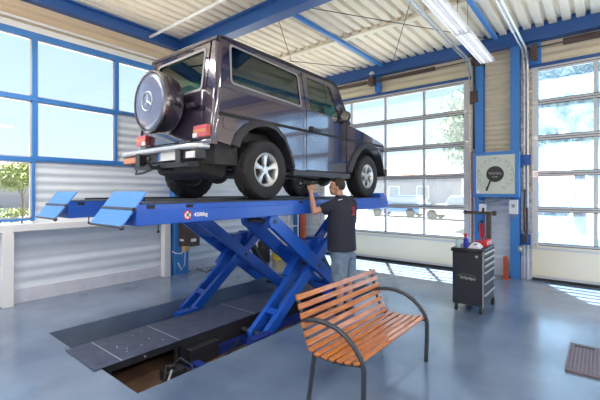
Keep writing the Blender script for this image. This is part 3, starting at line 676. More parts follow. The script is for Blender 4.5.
    # base frame in the pit
    q = MB().box(2.5, 5.85, y0 + .0, y0 + .08, -.32, -.22).box(2.5, 5.85, min(y1 - .1, 5.0), min(y1 - .02, 5.08), -.32, -.22).box(2.5, 2.6, y0 + .08, min(y1 - .1, 5.0), -.32, -.24).box(5.75, 5.85, y0 + .08, min(y1 - .1, 5.0), -.32, -.24).box(3.05, 3.4, y0 + .02, y0 + .14, -.32, -.05)
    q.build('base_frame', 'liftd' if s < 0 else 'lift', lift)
# dark power unit in the near trench
q = MB().box(2.15, 2.36, 3.50, 3.68, -.32, -.20).tube([(2.22, 3.58, -.20), (2.22, 3.58, -.15)], .04, 12).tube([(2.3, 3.66, -.2), (2.36, 3.62, -.14), (2.42, 3.5, -.2), (2.4, 3.4, -.3)], .014, 6); pu = q.build('valve_block', 'blackm', lift, bevel=.008)
MB().box(2.5, 2.9, 3.62, 3.72, -.3, -.1).tube([(2.4, 3.55, -.28), (2.6, 3.4, -.26), (2.9, 3.5, -.28), (3.2, 3.6, -.2)], .018, 6).build('pump_housing', 'blackm', lift, bevel=.008)
q = MB().tube([(2.02, 3.3, -.30), (2.5, 3.2, -.28), (3.2, 3.2, -.27)], .016, 6).tube([(2.15, 3.45, -.15), (2.0, 3.3, -.2), (1.95, 3.4, -.3)], .012, 6); q.build('hydraulic_pipe', 'alu', pu)
sg = MB().lathe([(0, -.004), (.046, -.004), (.046, 0), (0, 0)], (2.135, 3.15, 1.474), 'y', 32).build('prohibition_sign', 'white', lift)
q = MB().lathe([(.036, -.0055), (.048, -.0055), (.048, -.001), (.036, -.001)], (2.135, 3.15, 1.474), 'y', 32, close=True); q.build('red_ring', 'red', sg)
q = MB().bar((2.112, 3.145, 1.496), (2.160, 3.145, 1.451), .002, .008, side=(0, 1, 0)).tube([(2.12, 3.145, 1.458), (2.14, 3.145, 1.476), (2.15, 3.145, 1.496)], .005, 6).ball((2.153, 3.145, 1.499), .008, 8, 6); q.build('pictogram', 'black', sg)
q = textmesh('4200kg', .054, .001, .0015); q.map(lambda p: V((2.29 + p.x * 1.05, 3.147 + p.z, 1.474 + p.y))); q.build('capacity_lettering', 'white', lift, flat=True)
hs = MB().tube([(4.62, 6.5, .12), (4.75, 6.35, .03), (5.1, 5.9, .35), (5.25, 5.5, .8), (5.2, 5.25, 1.38)], .012, 6).build('hydraulic_hose', 'black', loc=(4.75, 6.35, .03))
tag(hs, 'thin black hose rising from the floor behind the lift to the far runway', 'hose')
# centre cover
cv = thing('pit_cover', (1.5, 4.09, 0), 'long dark steel cover plate between the two lift pits', 'floor cover')
MB().box(1.50, 5.95, 3.72, 4.45, .003, .014).build('cover_plate', 'plate', cv, bevel=.002)
MB().box(1.60, 2.45, 3.75, 3.77, -.075, .0).box(2.45, 5.95, 3.75, 3.77, -.32, .0).box(1.60, 5.95, 4.40, 4.42, -.32, 0).build('skirt', 'blackm', cv)
q = MB()
for x in (1.76, 2.42, 3.6, 4.8): q.box(x, x + .008, 3.72, 4.45, .014, .0155)
q.build('joint_strip', 'alu', cv)
q = MB()
for i in range(9): x, y = 1.85 + random.random() * .7, 3.85 + random.random() * .5; q.lathe([(0, 0), (.008, 0), (.007, .003), (0, .004)], (x, y, .014), 'z', 8)
q.build('screw_head', 'rim', cv)
MB().lathe([(0, -.004), (.05, -.004), (.05, .002), (0, .002)], (3.05, 3.748, -.14), 'y', 20).build('cable_hole', 'black', cv); MB().lathe([(0, -.006), (.012, -.006), (.012, .0), (0, .0)], (2.02, 3.748, -.04), 'y', 12).build('bolt_head', 'rim', cv)
for x in (1.65, 2.40): MB().box(x, x + .04, 3.78, 3.82, -.32, 0).build('leg', 'blackm', cv)
cb = MB().tube([(1.66, 3.70, -.12), (1.75, 3.55, -.24), (1.9, 3.45, -.30), (2.1, 3.50, -.25), (2.18, 3.60, -.15)], .011, 6).build('cable', 'black', loc=(1.9, 3.45, -.31))
tag(cb, 'black cable sagging in the open pit beside the dark cover plate', 'cable')

# ------------------------------------------------------------------ bench
bn = thing('bench', (3.05, 1.62, 0), 'wooden slatted bench with curved dark metal arms in the foreground', 'bench')
prof = [(1.985, .845), (1.955, .76), (1.93, .68), (1.912, .60), (1.89, .53), (1.86, .465), (1.82, .41), (1.76, .385), (1.64, .382), (1.5, .395), (1.36, .42)]
pv = [V((0, a, b)) for a, b in prof]
def along(s_):
    for a, b in zip(pv, pv[1:]):
        L = (b - a).length
        if s_ <= L: return a + (b - a) * (s_ / L), (b - a).normalized()
        s_ -= L
    return pv[-1], (pv[-1] - pv[-2]).normalized()
tot = sum((b - a).length for a, b in zip(pv, pv[1:]))
back, seat = [], []
for i in range(13):
    c, d = along(.032 + (tot - .06) * i / 12); n = V((0, d.z, -d.y))
    if n.y > 0 and i < 7: n = -n
    if n.z < 0 and i >= 7: n = -n
    cc = c + n * .022
    (back if i < 7 else seat).append((cc, d))
for nm, L in (('backrest', back), ('seat', seat)):
    q = MB()
    for cc, d in L: q.bar((2.365, cc.y, cc.z), (3.735, cc.y, cc.z), .047, .02, side=d)
    q.build(nm, 'wood', bn, bevel=.004)
for x in (2.41, 3.69):
    q = MB().tube([(x, a, b) for a, b in prof], .016, 10, sq=(1, 1)); fr = q.build('side_frame', 'iron', bn)
    q = MB()
    for cc, d in back + seat: q.ball((x, cc.y, cc.z), (.008, .012, .014), 8, 6)
    q.build('bolt', 'iron', fr)
    MB().tube([(x, 1.905, .635), (x, 1.86, .652), (x, 1.78, .665), (x, 1.68, .662), (x, 1.58, .64), (x, 1.5, .60), (x, 1.43, .54), (x, 1.375, .47), (x, 1.355, .41), (x, 1.35, .38)], .020, 10).build('armrest', 'iron', bn)
    MB().tube([(x, 1.35, .39), (x, 1.352, .2), (x, 1.36, .0)], .020, 10).build('leg', 'iron', bn)
    MB().tube([(x, 1.80, .395), (x, 1.83, .2), (x, 1.86, .0)], .020, 10).build('leg', 'iron', bn)
MB().tube([(2.41, 1.62, .37), (3.69, 1.62, .37)], .012, 8).build('cross_bar', 'iron', bn)

# ------------------------------------------------------------------ tool trolley
tc = thing('tool_trolley', (5.88, 1.46, 0), 'dark grey tool trolley on casters with silver drawer edges, beside the bench', 'tool cart')
CX0, CX1, CY0, CY1 = 5.54, 6.20, 1.25, 1.66
MB().box(CX0, CX1, CY0 + .012, CY1, .11, .875).build('body', 'cart', tc, bevel=.012)
MB().box(CX0 - .02, CX1 + .015, CY0 - .01, CY1 + .015, .875, .905).build('top_tray', 'blackm', tc, bevel=.012)
MB().tube([(CX0 + .02, CY1 + .01, .86), (CX0 - .03, CY1 + .01, .87), (CX0 - .03, CY0 + .02, .87)], .012, 8).build('push_handle', 'blackm', tc)
zz = [.13, .29, .45, .60, .69, .78, .865]
for a, b in zip(zz, zz[1:]):
    dr_ = MB().box(CX0 + .03, CX1 - .03, CY0 - .006, CY0 + .012, a + .006, b - .006).build('drawer', 'cart', tc)
    MB().box(CX0 + .03, CX1 - .03, CY0 - .022, CY0 - .004, b - .032, b - .010).build('drawer_handle', 'alu', dr_)
MB().box(CX0 - .002, CX0 + .02, CY0 - .004, CY0 + .012, .11, .875).build('edge_strip', 'grey', tc); MB().box(CX1 - .02, CX1 + .002, CY0 - .004, CY0 + .012, .11, .875).build('edge_strip', 'grey', tc)
MB().tube([(CX0 - .004, 1.335, .80), (CX0 + .003, 1.335, .80)], .018, 16).build('lock', 'rim', tc)
# script lettering on the side, drawn as a pen line
pts = []
for i in range(90):
    t = i / 89; am = .016 * (1.6 if i % 30 < 8 else 1); pts.append((CX0 - .003, 1.555 - t * .20 + .004 * math.sin(t * 2 * PI * 9), .495 + am * math.sin(t * 2 * PI * 9 + .5) - .012 * t))
MB().tube(pts, .003, 5).build('script_lettering', 'alu', tc)
MB().tube([(CX0 - .003, 1.60, .515), (CX0 - .003, 1.5, .545), (CX0 - .003, 1.38, .53), (CX0 - .003, 1.33, .49)], .002, 5).build('emblem_line', 'grey', tc)
for x in (CX0 + .05, CX1 - .05):
    for y in (CY0 + .04, CY1 - .04):
        big = x > 6
        r_ = .062 if big else .042
        w = MB().lathe([(0, -.016), (r_, -.016), (r_, .016), (0, .016)], (x + (.03 if big else 0), y - (.03 if big else 0), r_), 'y', 20).build('caster', 'black', tc, bevel=.004)
        MB().box(x - .018, x + .018, y - .02, y + .02, r_ + .01, .11).build('caster_fork', 'dgrey', w)
# things on the trolley
z0 = .905
j = MB().lathe([(0, 0), (.032, 0), (.034, .02), (.034, .10), (.030, .112), (0, .112)], (5.60, 1.60, z0), 'z', 20).build('jar', 'jar', loc=(5.60, 1.60, z0)); tag(j, 'pale blue glass jar at the left end of the trolley top', 'jar')
MB().lathe([(0, .112), (.031, .112), (.031, .125), (0, .125)], (5.60, 1.60, z0), 'z', 20).build('lid', 'grey', j)
b = MB().lathe([(0, 0), (.033, 0), (.035, .02), (.035, .12), (.014, .15), (.014, .165), (0, .165)], (5.64, 1.50, z0), 'z', 20).build('spray_bottle', 'bluep', loc=(5.64, 1.50, z0)); tag(b, 'blue spray bottle with a red trigger on the trolley', 'spray bottle')
MB().box(5.60, 5.67, 1.48, 1.52, z0 + .165, z0 + .20).bar((5.61, 1.5, z0 + .18), (5.60, 1.5, z0 + .13), .02, .012).build('trigger_head', 'red', b, bevel=.005)
q = MB(); secs = []
for i in range(7):
    x = 5.60 + .21 * i / 6; ring = []
    for k in range(12):
        a = PI * k / 11; rr = 1 + .25 * noise.noise(V((i * .9, k * .7, 3))); ring.append((x, 1.385 + .075 * math.cos(a) * rr, z0 + .075 * math.sin(a) * rr * (.5 + .5 * math.sin(PI * (i + .5) / 7))))
    secs.append(ring)
b = q.loft(secs).build('cloth', 'cloth', loc=(5.7, 1.385, z0), ang=1.2); tag(b, 'crumpled white cloth lying in the middle of the trolley top', 'cloth')
MB().bar((5.62, 1.43, z0 + .02), (5.60, 1.34, z0 + .07), .012, .012).build('dark_stripe', 'blackm', b)
b = MB().box(5.86, 6.18, 1.27, 1.42, z0, z0 + .085).build('tool_case', 'red', loc=(6.02, 1.345, z0), bevel=.012); tag(b, 'red plastic tool case at the drawer side of the trolley', 'tool case')
MB().tube([(5.93, 1.345, z0 + .08), (5.95, 1.345, z0 + .12), (6.09, 1.345, z0 + .12), (6.11, 1.345, z0 + .08)], .012, 8).build('carry_handle', 'blackm', b)
MB().box(5.86, 5.90, 1.262, 1.272, z0 + .03, z0 + .06).box(6.04, 6.08, 1.262, 1.272, z0 + .03, z0 + .06).build('latch', 'alu', b)

# ------------------------------------------------------------------ floor plate
fp = MB().box(4.31, 5.13, -.55, .262, 0, .022).build('floor_plate', 'matp', loc=(4.7, -.15, 0), bevel=.003); tag(fp, 'brown-grey chequered metal plate lying on the floor at the right', 'metal plate')
q = MB()
for i in range(26):
    for j in range(26):
        c = V((4.34 + .76 * i / 25, -.53 + .77 * j / 25, .0225)); a = V((1, 1 if (i + j) % 2 else -1, 0)).normalized(); q.bar(c - a * .011, c + a * .011, .006, .004, side=a.cross(V((0, 0, 1))))
q.build('chequer_pattern', 'matp', fp)
MB().box(5.02, 5.05, .05, .22, .023, .026).build('wear_mark', 'black', fp)

# ------------------------------------------------------------------ dial and wall fittings
dl = thing('dial_display', (8.14, 1.605, 1.58), 'large square dial display with a blue frame between the garage doors', 'dial')
GY0, GY1, GZ0, GZ1, GX = 1.20, 2.00, 1.61, 2.48, 8.02
MB().box(GX + .02, GX + .24, GY0, GY1, GZ0, GZ1).build('housing', 'wblue', dl, bevel=.01)
q = MB(); e = .055
q.box(GX, GX + .03, GY0 - .01, GY1 + .01, GZ0 - .01, GZ0 + e).box(GX, GX + .03, GY0 - .01, GY1 + .01, GZ1 - e, GZ1 + .01).box(GX, GX + .03, GY0 - .01, GY0 + e, GZ0 + e, GZ1 - e).box(GX, GX + .03, GY1 - e, GY1 + .01, GZ0 + e, GZ1 - e)
q.build('frame', 'wblue', dl, bevel=.006)
MB().box(GX + .012, GX + .02, GY0 + e, GY1 - e, GZ0 + e, GZ1 - e).build('dial_face', 'dial', dl)
cy, cz = 1.60, 2.05
q = MB(); q2 = MB()
for k in range(41):
    a = math.radians(-60 + 300 * k / 40); L = .05 if k % 5 == 0 else .025
    u = V((0, -math.cos(a), math.sin(a))); c = V((GX + .010, cy, cz)); (q if k % 5 else q2).bar(c + u * (.33 - L), c + u * .33, .004, .009 if k % 5 == 0 else .005, side=(1, 0, 0))
q.build('scale_mark', 'dgrey', dl); q2.build('scale_mark', 'dgrey', dl)
q = MB()
for k in range(8):
    a = math.radians(-60 + 300 * (k * 5 + 2.5) / 40); c = V((GX + .010, cy - .27 * math.cos(a), cz + .27 * math.sin(a)))
    q.tube([c + V((0, .012 * math.cos(t), .017 * math.sin(t))) for t in [2 * PI * i / 10 for i in range(10)]], .0025, 4, closed=True)
q.build('scale_figure', 'grey', dl)
MB().lathe([(0, -.0), (.155, .0), (.155, .012), (0, .012)], (GX, cy, cz), 'x', 40).build('centre_disc', 'blackm', dl)
pts = [(GX - .003, cy + .11 - .22 * i / 59, cz + .012 + .028 * math.sin(i * .75) * (1 if i % 18 < 12 else .4)) for i in range(60)]
q = MB().tube(pts, .005, 5); q.tube([(GX - .003, cy + .05 - .1 * i / 19, cz - .055 + .014 * math.sin(i * 1.1)) for i in range(20)], .005, 5); q.build('script_lettering', 'grey', dl)
MB().bar((GX + .004, cy + .08, cz - .12), (GX + .004, cy + .155, cz - .33), .006, .03, side=(1, 0, 0)).build('needle', 'black', dl)
MB().ball((GX - .002, GY1 - .09, GZ0 + .09), .028).build('knob', 'white', dl)
MB().tube([(8.16, 1.95, 1.58), (8.18, 1.93, 1.52), (8.22, 1.7, 1.50), (8.2, 1.5, 1.55)], .014, 6).build('cable', 'grey', dl)
def box_thing(name, b, mt, label, cat, bev=.008):
    c = ((b[0] + b[1]) / 2, (b[2] + b[3]) / 2, b[4]); return tag(MB().box(*b).build(name, mt, loc=c, bevel=bev), label, cat)
jb = box_thing('junction_box', (8.19, 8.28, 1.24, 1.39, 1.27, 1.55), 'white', 'white wall box on the column right of the dial', 'electric box')
MB().box(8.183, 8.19, 1.29, 1.34, 1.40, 1.46).build('cover', 'grey', jb); MB().tube([(8.23, 1.30, 1.27), (8.23, 1.30, 1.2)], .012, 6).tube([(8.23, 1.34, 1.27), (8.23, 1.34, 1.21)], .012, 6).build('cable_gland', 'grey', jb)
jb = box_thing('junction_box', (8.19, 8.28, 1.80, 1.93, 1.25, 1.46), 'white', 'white socket box on the column left of the dial, above the brown pipe', 'electric box')
MB().box(8.183, 8.19, 1.83, 1.87, 1.30, 1.38).build('socket', 'black', jb)
jb = box_thing('junction_box', (8.19, 8.28, 1.15, 1.24, .56, .66), 'grey', 'small grey switch box low on the column beside the right garage door', 'switch box')
MB().box(8.185, 8.19, 1.17, 1.20, .59, .63).build('switch', 'white', jb)
pp = MB().tube([(8.0, 2.14, 1.285), (8.0, 1.66, 1.285)], .028, 10).tube([(8.0, 1.71, 1.285), (8.02, 1.71, .06)], .05, 10).box(7.96, 8.08, 1.66, 1.78, 0, .06).box(7.95, 8.05, 1.58, 1.64, 1.24, 1.33).build('hose_stand', 'brown', loc=(8.02, 1.72, 0)); tag(pp, 'brown steel stand with a crossbar behind the tool trolley', 'stand')
MB().ball((8.0, 2.14, 1.285), .045).build('end_cap', 'blackm', pp)
ex = MB().lathe([(0, 0), (.042, 0), (.046, .02), (.046, .25), (.03, .30), (.018, .32), (0, .32)], (8.19, 1.87, .76), 'z', 20).build('fire_extinguisher', 'red', loc=(8.19, 1.87, .76)); tag(ex, 'red fire extinguisher on the blue column behind the trolley', 'fire extinguisher')
MB().box(8.15, 8.21, 1.85, 1.89, 1.07, 1.13).tube([(8.17, 1.88, 1.1), (8.13, 1.92, 1.1), (8.13, 1.93, .9)], .01, 6).build('valve', 'blackm', ex)
rp = MB().tube([(8.34, 2.10, .02), (8.34, 2.10, 2.55)], .014, 6); o = rp.build('red_pipe', 'orange', loc=(8.34, 2.1, 0)); tag(o, 'thin reddish pipe running up beside the left garage door', 'pipe')
gp = box_thing('guard_post', (8.14, 8.22, 1.40, 1.48, 0, .44), 'orange', 'short rust-orange guard post at the foot of the blue column', 'post')
MB().box(8.11, 8.24, 1.37, 1.50, 0, .012).build('base_plate', 'orange', gp)
gp = box_thing('guard_post', (8.1, 8.2, 6.42, 6.56, 0, 1.5), 'orange', 'tall rust-orange post in the corner behind the lift', 'post')
MB().box(8.06, 8.24, 6.38, 6.60, 0, .012).build('base_plate', 'orange', gp)
ch = MB().tube([(8.30, 1.13, 1.75), (8.28, 1.14, 1.3), (8.27, 1.13, .95), (8.28, 1.10, .82), (8.29, 1.09, .95), (8.31, 1.1, 1.4)], .02, 8).build('pull_rope', 'brown', loc=(8.28, 1.12, .8)); tag(ch, 'looped brown door rope hanging beside the right garage door', 'rope')
MB().box(8.22, 8.32, 1.08, 1.16, .74, .86).build('rope_weight', 'dgrey', ch)
eb = box_thing('control_box', (4.36, 4.72, 6.52, 6.74, .58, 1.12), 'brown', 'brown electric control box on the blue column behind the lift', 'control box')
MB().box(4.345, 4.36, 6.56, 6.68, .70, .74).box(4.5, 4.62, 6.505, 6.52, .68, .74).build('label_plate', 'white', eb); MB().box(4.34, 4.46, 6.49, 6.60, .50, .60).build('plug', 'tan', eb, bevel=.01)
MB().tube([(4.38, 6.55, .55), (4.33, 6.60, .45), (4.24, 6.66, .46), (4.20, 6.72, .5)], .01, 6).tube([(4.42, 6.6, .5), (4.46, 6.68, .2), (4.40, 6.70, .1), (4.32, 6.70, .25)], .014, 6).build('cable', 'white', eb)
rk = thing('wire_rack', (7.8, 6.66, 0), 'white metal rack against the wall behind the raised lift', 'rack')
for x in (7.58, 8.0):
    for y in (6.55, 6.78): MB().tube([(x, y, 0), (x, y, 1.1)], .014, 6).build('upright', 'white', rk)
for z in (.12, .42, .75, 1.08): MB().box(7.57, 8.01, 6.54, 6.79, z, z + .015).build('shelf', 'white', rk)
yc = MB().lathe([(0, 0), (.13, 0), (.14, .03), (.14, .34), (.11, .38), (0, .38)], (6.95, 6.35, 0), 'z', 24).build('oil_drum', 'yellow', loc=(6.95, 6.35, 0)); tag(yc, 'small yellow drum on the floor seen through the lift arms', 'drum')
MB().lathe([(0, .38), (.05, .38), (.05, .42), (0, .42)], (6.95, 6.35, 0), 'z', 16).build('cap', 'black', yc)
yc = MB().lathe([(0, 0), (.14, 0), (.15, .03), (.15, .46), (.11, .50), (0, .50)], (6.6, 6.5, 0), 'z', 24).build('oil_drum', 'black', loc=(6.6, 6.5, 0)); tag(yc, 'black drum on the floor beside the yellow drum', 'drum')
MB().lathe([(0, .50), (.04, .50), (.04, .53), (0, .53)], (6.6, 6.5, 0), 'z', 16).build('cap', 'yellow', yc)
# ------------------------------------------------------------------ ceiling lamps
def lamp(x, y, z, L, label, rz, group=None, tilt=0):
    t = thing('ceiling_lamp', (x, y, z), label, 'ceiling lamp', group, rz=rz)
    OFF[t.name] = V((0, 0, 0))
    q = MB(); s_ = [(-.12, -.03), (-.10, .03), (-.03, .03), (0, -.015), (.03, .03), (.10, .03), (.12, -.03), (.125, -.025), (.105, .045), (-.105, .045), (-.125, -.025)]
    q.prism(s_, lambda a, b, w: (w, a, b), -L / 2, L / 2).box(-L / 2, -L / 2 + .02, -.10, .10, -.02, .045).box(L / 2 - .02, L / 2, -.10, .10, -.02, .045).build('reflector', 'white', t)
    q = MB().box(-L / 2 + .1, L / 2 - .1, -.05, .05, .05, .10).build('gear_tray', 'white', t)
    for sy in (-.062, .062): MB().tube([(-L / 2 + .04, sy, -.008), (L / 2 - .04, sy, -.008)], .013, 10).build('tube', 'tube', t)
    for sx in (-.35, .35): MB().tube([(sx * L, 0, .10), (sx * L, 0, 4.86 - z)], .004, 5).build('suspension_wire', 'dgrey', t)
    return t
lamp(7.03, 1.69, 4.22, 1.66, 'white fluorescent ceiling lamp, its end near the garage door beam', 0)
lamp(5.26, 1.69, 4.22, 1.80, 'white fluorescent ceiling lamp cut off by the top edge of the photo', 0)
# ------------------------------------------------------------------ the mechanic
px_, py_ = 4.45, 2.80
P = thing('person', (px_, py_, 0), 'person in navy shirt and blue shorts reaching up under the raised car', 'person')
hd = V((4.435, 2.915, 1.768)); fwd = V((-.55, .83, .12)).normalized(); rt = V((fwd.y, -fwd.x, 0)).normalized(); up = rt.cross(fwd)
def H(a, b, c): return hd + rt * a + fwd * b + up * c      # right, forward, up
Rm = Matrix((rt, fwd, up)).transposed()
b = MB()
b.ball(hd + up * .02, (.082, .104, .108), 24, 16, R=Rm).ball(H(0, .028, -.045), (.060, .075, .075), 20, 12, R=Rm)
b.ball(H(0, .055, -.095), (.030, .030, .025), 12, 8, R=Rm)                      # chin
b.loft([[H(-.010, .092, .03), H(.010, .092, .03), H(.008, .085, .035), H(-.008, .085, .035)], [H(-.017, .085, -.020), H(.017, .085, -.020), H(.012, .122, -.014), H(-.012, .122, -.014)], [H(-.012, .08, -.028), H(.012, .08, -.028), H(.006, .10, -.027), H(-.006, .10, -.027)]])
b.caps(H(-.022, .088, -.053), .009, H(.022, .088, -.053), .009, 8)              # lips
b.caps(H(-.045, .082, .040), .010, H(.045, .082, .040), .010, 8)                # brow
for s in (-1, 1): b.ball(H(s * .080, -.005, -.005), (.012, .022, .034), 12, 8, R=Rm)
nk = V((4.44, 2.84, 1.57)); b.caps(nk, .062, hd - up * .05 - fwd * .02, .056, 14)
b.ball((4.455, 2.80, 1.35), (.19, .11, .20), 20, 12).ball((4.455, 2.80, 1.05), (.16, .11, .22), 20, 12).caps((4.31, 2.81, 1.52), .05, (4.60, 2.81, 1.52), .05, 14)
# arms: left arm raised, right arm hanging
SL, EL, WL = V((4.27, 2.84, 1.53)), V((4.055, 3.03, 1.43)), V((4.045, 3.085, 1.70))
SR, ER, WR = V((4.65, 2.80, 1.53)), V((4.70, 2.82, 1.20)), V((4.68, 2.93, .96))
def armf(S, E_, W, a, c, d):
    b.caps(S, a, E_, c, 14); m = E_ + (W - E_) * .35; b.caps(E_, c * .98, m, c * .98, 14); b.caps(m, c * .98, W, d, 14)
armf(SL, EL, WL, .055, .043, .028); armf(SR, ER, WR, .055, .042, .028)
def hand(W, d, side, curl, s=1):
    """d: palm direction, side: across the palm towards the thumb"""
    d = d.normalized(); side = (side - d * side.dot(d)).normalized(); n = d.cross(side) * s
    secs = []
    for t, w, h in ((0, .024, .017), (.03, .034, .016), (.06, .041, .015), (.088, .040, .012)):
        c = W + d * t; secs.append([c + side * w * math.cos(a) + n * h * math.sin(a) for a in [2 * PI * k / 12 for k in range(12)]])
    b.loft(secs)
    for i, (o_, L) in enumerate(((.030, .072), (.010, .080), (-.011, .074), (-.030, .058))):
        p = W + d * .085 + side * o_; a = 0; q = d.copy()
        for f, r0, r1 in ((.45, .0092, .0086), (.32, .0086, .0078), (.23, .0078, .0068)):
            a += curl; q = (d * math.cos(a) + n * math.sin(a)); p2 = p + q * L * f; b.caps(p, r0, p2, r1, 8); p = p2
    p = W + d * .03 + side * .028; p2 = p + (d * .6 + side * .7 + n * .35).normalized() * .04; p3 = p2 + (d * .85 + side * .1 + n * .5).normalized() * .032
    b.caps(p, .013, p2, .011, 8); b.caps(p2, .011, p3, .008, 8)
hand(WL, V((.02, .22, .97)), V((.35, -.9, .2)), .55, 1)
hand(WR, V((-.05, .35, -.93)), V((-.1, .93, .33)), .35, 1)
# legs
for hx, kx, ax in ((4.33, 4.325, 4.32), (4.53, 4.555, 4.56)):
    b.caps((hx, 2.80, .92), .095, (kx, 2.82, .50), .06, 16); b.caps((kx, 2.82, .50), .058, (kx, 2.79, .36), .056, 14); b.caps((kx, 2.79, .36), .056, (ax, 2.79, .10), .036, 14); b.caps((ax, 2.79, .07), .035, (ax, 2.95, .04), .03, 12)
body = b.build('body', 'skin', P, remesh=.0065)
# hair, eyes
h = MB().ball(hd + up * .036 - fwd * .012, (.091, .108, .106), 24, 16, R=Rm)
h.v = [tuple(H(*(lambda q: (q[0], q[1], q[2]))((Rm.transposed() @ (V(p) - hd))))) for p in h.v]
vv = []
for p in h.v:
    l = Rm.transposed() @ (V(p) - hd)
    if l.y > .03 and l.z < .075: l.y = min(l.y, .03 + max(0, l.z - .03) * 1.2); l.x *= .8
    if l.z < -.03: l.x *= .8; l.y *= .75
    vv.append(tuple(hd + Rm @ l))
h.v = vv; h.build('hair', 'hair', P, ang=1.5)
e_ = MB()
for s in (-1, 1): e_.ball(H(s * .032, .084, .018), (.012, .009, .007), 10, 8, R=Rm)
e_.build('eye', 'white', P)
e_ = MB()
for s in (-1, 1): e_.ball(H(s * .032, .091, .018), .005, 8, 6)
e_.build('pupil', 'black', P)
e_ = MB()
for s in (-1, 1): e_.caps(H(s * .018, .096, .042), .005, H(s * .050, .080, .044), .004, 6)
e_.build('eyebrow', 'hair', P)
# shirt
def ell(cx, cy, z, a, c_, n=28, wob=.0, ph=0): return [(cx + (a + wob * math.sin(5 * t + ph)) * math.cos(t), cy + (c_ + wob * math.cos(4 * t + ph)) * math.sin(t), z) for t in [2 * PI * k / n for k in range(n)]]
s1 = MB().loft([ell(4.42, 2.825, .885, .24, .195, wob=.008), ell(4.42, 2.825, 1.0, .235, .19, wob=.006, ph=1), ell(4.42, 2.83, 1.15, .23, .185, wob=.005, ph=2), ell(4.425, 2.83, 1.3, .237, .185), ell(4.43, 2.83, 1.45, .238, .175), ell(4.435, 2.83, 1.54, .205, .14), ell(4.44, 2.835, 1.60, .13, .10), ell(4.442, 2.845, 1.635, .080, .080)])
s1.caps(SL, .080, SL + (EL - SL) * .52, .074, 16).caps(SR, .078, SR + (ER - SR) * .75, .068, 16)
s1.caps((4.33, 2.81, 1.555), .062, (4.59, 2.80, 1.555), .062, 14)
sh = s1.build('shirt', 'shirt', P, remesh=.012)
co_ = MB().lathe([(.062, -.01), (.080, -.02), (.085, .0), (.072, .022), (.060, .022)], (4.442, 2.85, 1.634), 'z', 24, close=True).build('collar', 'shirt', P)
q = MB()
for i, (dx, dz, L) in enumerate(((-.04, .045, .08), (-.05, .015, .10), (-.03, -.02, .07), (-.045, -.05, .085))):
    x0 = 4.445 + dx; q.tube([(x0 + L * t, 2.83 - .176 * math.sqrt(max(0, 1 - ((x0 + L * t - 4.43) / .238) ** 2)) - .004, 1.44 + dz + .010 * math.sin(t * 9 + i)) for t in [k / 8 for k in range(9)]], .007, 6)
q.build('back_print', 'red', sh)
MB().tube([(4.31, 2.745, 1.602), (4.28, 2.755, 1.598), (4.25, 2.77, 1.590)], .006, 6).build('shoulder_badge', 'white', sh)
# shorts
s2 = MB().loft([ell(4.42, 2.82, .78, .195, .15), ell(4.42, 2.82, .88, .205, .16), ell(4.425, 2.82, .99, .19, .15)])
s2.loft([ell(4.32, 2.81, .47, .105, .112, wob=.004), ell(4.33, 2.805, .62, .108, .118), ell(4.34, 2.80, .84, .105, .13)]).loft([ell(4.56, 2.81, .47, .105, .112, wob=.004), ell(4.55, 2.805, .62, .108, .118), ell(4.53, 2.80, .84, .105, .13)])
s2.box(4.215, 4.25, 2.74, 2.86, .60, .74)
s2.build('shorts', 'short', P, remesh=.012)
for ax in (4.32, 4.56):
    s3 = MB().loft([ell(ax, 2.84, .0, .048, .135), ell(ax, 2.84, .03, .052, .14), ell(ax, 2.82, .06, .046, .115), ell(ax, 2.79, .10, .044, .062), ell(ax, 2.785, .13, .044, .05)])
    s3.build('shoe', 'shoe', P, remesh=.01)
    MB().loft([ell(ax, 2.79, .10, .041, .045), ell(ax, 2.79, .20, .044, .046)]).build('sock', 'grey', P)
tl = MB().bar((4.035, 3.13, 1.805), (4.12, 3.02, 1.83), .03, .035).tube([(4.03, 3.13, 1.81), (3.98, 3.20, 1.82)], .016, 10).build('inspection_lamp', 'black', loc=(4.05, 3.12, 1.8), bevel=.004); tag(tl, 'small black hand lamp held up by the mechanic under the sill', 'lamp')
MB().ball((3.975, 3.205, 1.82), .017).build('lamp_head', 'grey', tl)

# ------------------------------------------------------------------ outdoors
MB().box(8.7, 70, -60, 80, -.5, -.03).box(-60, 8.7, 7.15, 80, -.5, -.03).box(-60, 8.7, -60, -6.2, -.5, -.03).box(-60, -4.2, -6.2, 7.15, -.5, -.03).build('ground', 'yard', kind='structure', label='pale concrete yard outside')
#X, (90, -60, -.505), (90, 90, -.505), (-60, 90, -.505), (-60, -60, -.8), (90, -60, -.8), (90, 90, -.8), (-60, 90, -.8)], [(0, 1, 2, 3), (4, 5, 6, 7), (0, 1, 5, 4), (1, 2, 6, 5), (2, 3, 7, 6), (3, 0, 4, 7)]).build('ground', 'yard', kind='structure', label='pale concrete yard outside')

